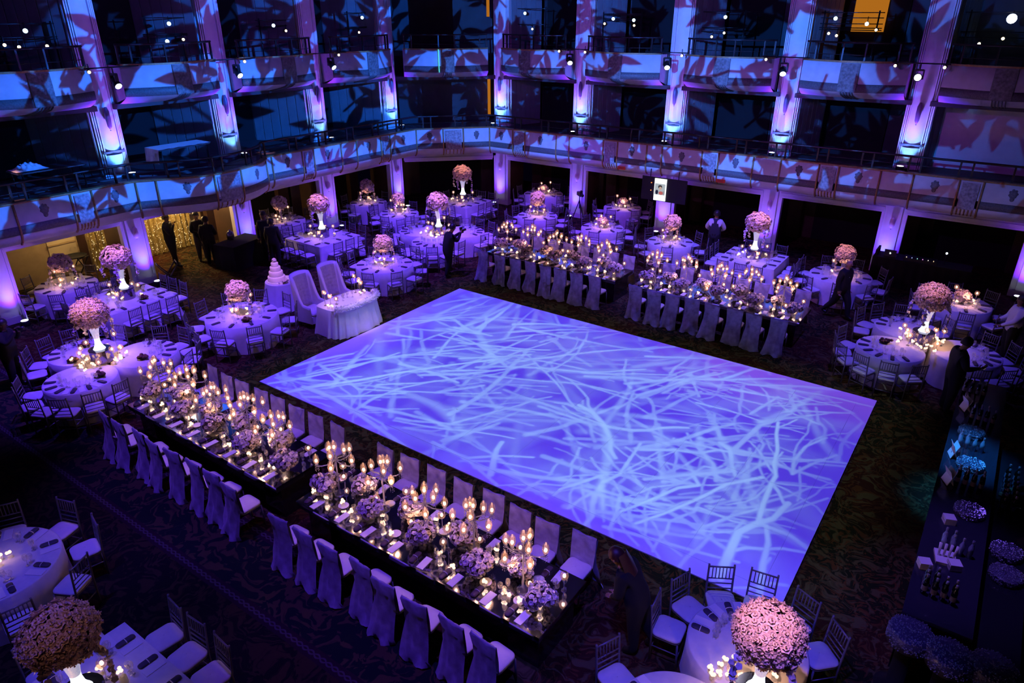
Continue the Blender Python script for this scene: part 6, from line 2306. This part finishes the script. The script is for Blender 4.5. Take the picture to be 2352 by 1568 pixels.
XST = xstand()
for x, y, a, wh in ((-20.75, 14.55, 0.6, 'at the foot of the third left-hand column'), (-21.0, 10.75, 1.2, 'at the foot of the second left-hand column'), (-24.0, 9.4, 0.4, 'before the beige foyer panelling')):
    place(XST, (x, y, 0), a, f'black folding tray stand {wh}', 'tray stands')
tray = MB().lathe([(0.001, 0.0), (0.30, 0.0), (0.33, 0.03), (0.335, 0.03), (0.30, -0.006)], 20, caps=False).mesh('tray', M['blackcloth'])
obj('serving_tray', tray, None, (-24.0, 9.4, 0.802), label='black oval serving tray on the foyer tray stand', cat='tray')
tv = obj('video_tripod', None, None, (-14.15, 24.75, 0), (0, 0, 0.9), label='video camera on a black tripod beside the second far column', cat='tripod')
for k in range(3):
    a = 2 * pi * k / 3 + 0.5
    obj('leg', MB().tube([(0, 0, 0.95), (0.32 * cos(a), 0.32 * sin(a), 0)], [0.02, 0.014], 6).mesh('tripod_leg', M['black']), tv)
obj('centre_column', MB().tube([(0, 0, 0.6), (0, 0, 1.12)], 0.02, 6).mesh('tripod_column', M['black']), tv)
vc = obj('video_camera', MB().box((0, 0, 1.20), (0.13, 0.36, 0.15)).mesh('video_camera', M['black'], False), tv)
obj('lens', MB().tube([(0, -0.18, 1.20), (0, -0.32, 1.20)], [0.05, 0.06], 10).mesh('video_lens', M['black']), vc)
obj('viewfinder', MB().box((0.05, -0.05, 1.31), (0.06, 0.16, 0.06)).mesh('viewfinder', M['black'], False), vc)

# ------------------------------------------------------------------ hanging display screen
sx_, sy_ = -10.28, 24.0
scn = obj('display_screen', None, None, (sx_, sy_, 0), label='bright portrait screen on a dark panel showing a dark-haired person', cat='screen')
obj('backing_panel', MB().box((0.06, 0.05, 2.03), (1.75, 0.04, 0.86)).mesh('screen_backing', pmat('navy_backing', (0.008, 0.010, 0.030), 0.7), False), scn)
obj('hanger', MB().tube([(-0.5, 0.05, 2.44), (-0.5, 0.05, 2.74)], 0.015, 6).tube([(0.6, 0.05, 2.44), (0.6, 0.05, 2.74)], 0.015, 6).mesh('screen_hanger', M['black']), scn)
pn_ = obj('display', MB().box((-0.06, 0.0, 2.03), (0.46, 0.05, 0.80)).mesh('display_glow', M['screenwhite'], False), scn)
pic = [((-0.06, -0.028, 2.05), (0.40, 0.004, 0.40), (0.42, 0.46, 0.50)), ((-0.055, -0.031, 2.14), (0.16, 0.004, 0.14), (0.05, 0.04, 0.05)), ((-0.04, -0.034, 2.09), (0.11, 0.004, 0.12), (0.55, 0.38, 0.30)), ((-0.01, -0.034, 1.92), (0.17, 0.004, 0.13), (0.50, 0.12, 0.12)), ((-0.17, -0.034, 1.94), (0.11, 0.004, 0.17), (0.02, 0.02, 0.05)), ((0.09, -0.033, 1.93), (0.06, 0.004, 0.14), (0.30, 0.28, 0.30))]
for i, (c_, d_, col) in enumerate(pic):
    prof = [(d_[0] / 2 * cos(a) * (1 if i else 1), d_[2] / 2 * sin(a)) for a in np.linspace(0, 2 * pi, 24, endpoint=False)]
    if i == 0:
        q = MB().box((0, 0, 0), d_)
    else:
        q = MB()
        q.add([(x, -0.002, z) for x, z in prof] + [(x, 0.002, z) for x, z in prof], [tuple(range(24)), tuple(range(47, 23, -1))] + [(k, (k + 1) % 24, 24 + (k + 1) % 24, 24 + k) for k in range(24)])
    obj('picture_area', q.mesh('picture_area', emat(f'screen_picture_tone', col, 1.0), False), pn_, c_)
for i, z in enumerate((2.25, 1.97)):
    obj('indicator_lamp', MB().ball((-0.42, -0.01, z), 0.02, 8, 6).mesh('indicator', emat('red_indicator', (1.0, 0.25, 0.05), 2.0)), scn)

# ------------------------------------------------------------------ music booth
dj = obj('music_booth', None, None, (-1.55, 24.35, 0), label='long black-draped music booth before the last far arch', cat='booth')
obj('front_drape', MB().grid(lambda u, v: ((u - 0.5) * 2.7, -0.35 - 0.02 * sin(60 * u), 0.92 * v), 60, 2).mesh('booth_drape', M['blackcloth']), dj)
obj('counter', MB().box((0, 0, 0.90), (2.7, 0.7, 0.05)).mesh('booth_counter', M['blackcloth'], False), dj)
for sx in (-1, 1):
    obj('side_drape', MB().box((sx * 1.34, 0, 0.45), (0.03, 0.68, 0.9)).mesh('booth_side', M['blackcloth'], False), dj)
obj('speaker_screen', MB().box((-1.28, 0.0, 1.02), (0.06, 0.6, 0.2)).mesh('booth_side_screen', M['blackcloth'], False), dj)
lp = obj('laptop', None, None, (-2.45, 24.3, 0.925), (0, 0, pi), label='open laptop with a glowing lid emblem on the music booth', cat='laptop')
obj('keyboard_base', MB().box((0, 0, 0.01), (0.34, 0.24, 0.018)).mesh('laptop_base', M['black'], False), lp)
lid = obj('lid', MB().box((0, 0, 0.115), (0.34, 0.012, 0.23)).mesh('laptop_lid', pmat('laptop_grey', (0.05, 0.05, 0.08), 0.4), False), lp, (0, 0.12, 0.015), (-0.15, 0, 0))
em = MB()
em.ball((0, 0.008, 0.115), 0.026, 10, 6)
em.tube([(0.004, 0.008, 0.140), (0.012, 0.008, 0.155)], [0.006, 0.002], 5)
obj('lit_emblem', em.mesh('laptop_emblem', emat('white_emblem', (0.9, 0.95, 1.0), 1.5)), lid)
mx_ = obj('mixing_desk', None, None, (-1.6, 24.3, 0.925), label='black mixing desk with tiny lights on the music booth', cat='mixer')
obj('case', MB().box((0, 0, 0.04), (0.9, 0.4, 0.08)).mesh('mixer_case', M['black'], False), mx_)
for k, c_ in enumerate([(1, 0.8, 0.5), (0.4, 0.5, 1), (0.3, 0.9, 0.6), (0.9, 0.3, 0.8), (1, 0.85, 0.6), (1, 0.6, 0.3)]):
    obj('indicator', MB().ball((-0.38 + 0.15 * k, -0.12, 0.09), 0.012, 6, 4).mesh('mixer_indicator', emat('mixer_light', c_, 2.0)), mx_)
bl = obj('booth_lamp', None, None, (-0.95, 24.25, 0.925), label='small white task lamp on a stem at the music booth', cat='lamp')
obj('stem', MB().tube([(0, 0, 0), (0, 0, 0.36)], 0.008, 6).mesh('booth_lamp_stem', M['black']), bl)
obj('bulb', MB().ball((0, 0, 0.38), 0.03, 8, 6).mesh('booth_lamp_bulb', M['lens']), bl)

# ------------------------------------------------------------------ bar along the right
bar = obj('bar_counter', None, None, (0.66, 12.1, 0), label='long dark bar counter crowded with bottles along the right', cat='bar')
obj('counter_top', MB().box((0, 0, 1.03), (0.78, 7.7, 0.05)).mesh('bar_top', pmat('dark_mirror_bar', (0.05, 0.05, 0.09), 0.12, metal=0.5), False), bar)
for k in range(6):
    obj('front_panel', MB().box((-0.33, -3.15 + 1.26 * k, 0.50), (0.04, 1.24, 1.0)).mesh('bar_front', M['tableside'], False), bar)
bb_ = obj('back_bar', None, None, (1.35, 10.8, 0), label='low dark back-bar shelf behind the bar counter', cat='bar')
obj('shelf_top', MB().box((0, 0, 0.88), (0.45, 5.6, 0.04)).mesh('back_bar_top', M['tableside'], False), bb_)
obj('shelf_body', MB().box((0.02, 0, 0.43), (0.38, 5.4, 0.86)).mesh('back_bar_body', M['blackcloth'], False), bb_)
ZC = 1.056
bot_me = MB().lathe([(0.036, 0), (0.037, 0.19), (0.028, 0.22), (0.014, 0.25), (0.013, 0.30), (0.016, 0.305), (0.001, 0.307)], 10).mesh('bottle_glass', M['bottle'])
lab_me = MB().lathe([(0.038, 0.06), (0.038, 0.14)], 10, caps=False).mesh('bottle_label', pmat('muted_label', (0.25, 0.2, 0.3), 0.7))
capb_me = MB().lathe([(0.015, 0.27), (0.017, 0.275), (0.017, 0.315), (0.001, 0.317)], 8, caps=False).mesh('bottle_cap', pmat('foil_cap', (0.35, 0.35, 0.45), 0.3, metal=0.7))
BOT = ('bottle', 'bottle', [('glass', bot_me, (0, 0, 0), (0, 0, 0), []), ('label', lab_me, (0, 0, 0), (0, 0, 0), []), ('cap', capb_me, (0, 0, 0), (0, 0, 0), [])])
clear_me = MB().lathe([(0.036, 0), (0.037, 0.17), (0.015, 0.23), (0.013, 0.29), (0.001, 0.29)], 10).mesh('clear_bottle_glass', pmat('pale_spirit_bottle', (0.35, 0.42, 0.55), 0.12, coat=0.6))
BOTC = ('clear_bottle', 'bottle', [('glass', clear_me, (0, 0, 0), (0, 0, 0), []), ('cap', capb_me, (0, 0, -0.02), (0, 0, 0), [])])
sets = [('beside the topmost card', 0.50, 15.2, 8, BOT), ('between the cards and the ice', 0.72, 14.1, 7, BOT), ('below the bright ice bowl', 0.62, 12.95, 6, BOTC), ('above the beaded tray', 0.70, 11.7, 8, BOT), ('at the near end of the bar', 0.60, 8.75, 10, BOT), ('amid the pouring tools', 0.70, 9.85, 6, BOTC)]
random.seed(21)
for wh, cx_, cy_, n, T in sets:
    for k in range(n):
        x = cx_ - 0.16 + 0.11 * (k % 4)
        y = cy_ + 0.11 * (k // 4) + random.uniform(-0.01, 0.01)
        place(T, (x, y, ZC), 0, f"{'dark' if T is BOT else 'pale'} bottle {wh}, {ORD[k % 4]} in its {'near' if k // 4 == 0 else 'second' if k // 4 == 1 else 'third'} row", 'bottles on the bar')
for k in range(14):
    x, y = 1.22 + 0.12 * (k % 2), 11.6 + 0.16 * (k // 2)
    if seen(x, y, 1.0, 0):
        place(BOT, (x, y, 0.90), 0, f"dark bottle on the back-bar shelf, {ORD[k // 2]} in the {'front' if k % 2 == 0 else 'rear'} row", 'bottles on the bar')


def beaded(r_, h_, n, seed, squash=1):
    random.seed(seed)
    mb = MB()
    for _ in range(n):
        a = random.uniform(0, 2 * pi)
        if random.random() < 0.5:
            q = r_ * math.sqrt(random.random())
            p = (q * cos(a), q * sin(a), h_ + 0.006)
        else:
            p = (r_ * 1.01 * cos(a), r_ * 1.01 * sin(a), random.uniform(0.01, h_))
        mb.ball(p, random.uniform(0.006, 0.012), 5, 3)
    random.seed(11)
    return mb.mesh('glass_beads', M['bead'], False), MB().lathe([(r_, 0), (r_, h_ - 0.01), (r_ - 0.02, h_), (0.001, h_)], 22).mesh('drum', pmat('frosted_drum', (0.07, 0.065, 0.13), 0.35, coat=0.3))


D1 = beaded(0.20, 0.10, 420, 1)
D2 = beaded(0.25, 0.20, 620, 2)
for nm_, cat_, D, pos in [('ice_bowl', 'bowl', D1, [(0.60, 13.5, 'brightly blue-lit bowl of ice on the bar'), (0.68, 12.35, 'blue-lit bowl of ice nearer the bartender on the bar'), (0.78, 10.95, 'sparkling beaded bowl by the white napkin box on the bar')]),
                          ('beaded_drum', 'drum stool', D2, [(0.42, 8.32, 'beaded crystal drum at the near left corner of the bar'), (0.86, 8.22, 'beaded crystal drum at the middle of the bar end'), (1.30, 8.30, 'beaded crystal drum at the right of the bar end')])]:
    for x, y, lb in pos:
        if nm_ == 'beaded_drum':
            pass
        r = obj(nm_, None, None, (x, y - (0.30 if nm_ == 'beaded_drum' else 0), ZC if nm_ == 'ice_bowl' else 0.82), label=lb, cat=cat_, group=f'{nm_} group')
        obj('drum', D[1], r)
        obj('glass_beads', D[0], r, kind='stuff')
        if nm_ == 'beaded_drum':
            obj('base', MB().lathe([(0.22, 0), (0.24, 0.02), (0.10, 0.1), (0.10, 0.74), (0.22, 0.82)], 16).mesh('drum_base', M['blackcloth']), r, (0, 0, -0.82))
for x, y, lb in ((1.32, 10.45, 'beaded bowl on the back-bar shelf'), (1.34, 9.9, 'dim beaded bowl at the near end of the back-bar shelf')):
    r = obj('ice_bowl', None, None, (x, y, 0.90), label=lb, cat='bowl', group='ice_bowl group')
    obj('drum', D1[1], r)
    obj('glass_beads', D1[0], r, kind='stuff')
for x, y, a, lb in ((0.42, 14.45, 0.5, 'white folded menu card standing at the top of the bar'), (0.40, 12.55, 0.3, 'dark-faced framed card on the bar'), (0.42, 11.65, 0.5, 'white bordered menu card leaning on the bar')):
    r = obj('bar_menu_card', None, None, (x, y, ZC), (0, 0, a), label=lb, cat='menu card', group='cards on the bar')
    for s_ in (-1, 1):
        obj('leaf', MB().box((s_ * 0.05, 0, 0.13), (0.006, 0.22, 0.27)).mesh('card_leaf', M['card'], False), r, (0, 0, 0), (0, -s_ * 0.35, 0))
for x, y, lb in ((0.55, 10.55, 'white box of napkins on the bar by the beaded bowl'), (0.38, 9.3, 'white napkin stack at the front edge of the bar'), (0.72, 9.5, 'white napkin stack farther back on the bar')):
    r = obj('napkin_stack', None, None, (x, y, ZC), (0, 0, 0.4), label=lb, cat='napkins', group='napkin stacks on the bar')
    for k in range(4):
        obj('napkin', MB().box((0.002 * (k % 2), 0, 0.014 + 0.026 * k), (0.15, 0.15, 0.024)).mesh('bar_napkin', M['card'], False), r)
cad = obj('bar_caddy', None, None, (0.56, 9.85, ZC), (0, 0, 0.2), label='pale bar caddy holding pouring tools on the bar', cat='caddy')
obj('tray', MB().box((0, -0.22, 0.02), (0.26, 0.30, 0.04)).mesh('caddy_tray', M['card'], False), cad)
for k in range(4):
    obj('tool', MB().tube([(-0.09 + 0.06 * k, -0.22, 0.04), (-0.10 + 0.07 * k, -0.20, 0.24)], [0.014, 0.02], 7).mesh('bar_tool', M['card']), cad)
random.seed(5)
for k in range(18):
    x, y = 0.40 + 0.09 * (k % 3), 15.35 - 0.1 * (k // 3) if k < 9 else 13.05 - 0.1 * (k // 3 - 3)
    obj('tumbler', MB().lathe([(0.028, 0), (0.034, 0.11)], 9, caps=False).mesh('tumbler', M['glass']) if k == 0 else bpy.data.meshes['tumbler'], None, (x, y - 0.35 if k < 9 else y - 0.3, ZC), label=f"clear tumbler {'at the top of the bar' if k < 9 else 'below the ice bowl'}, {ORD[k % 9]} in its block", cat='glass', group='tumblers on the bar')
random.seed(11)
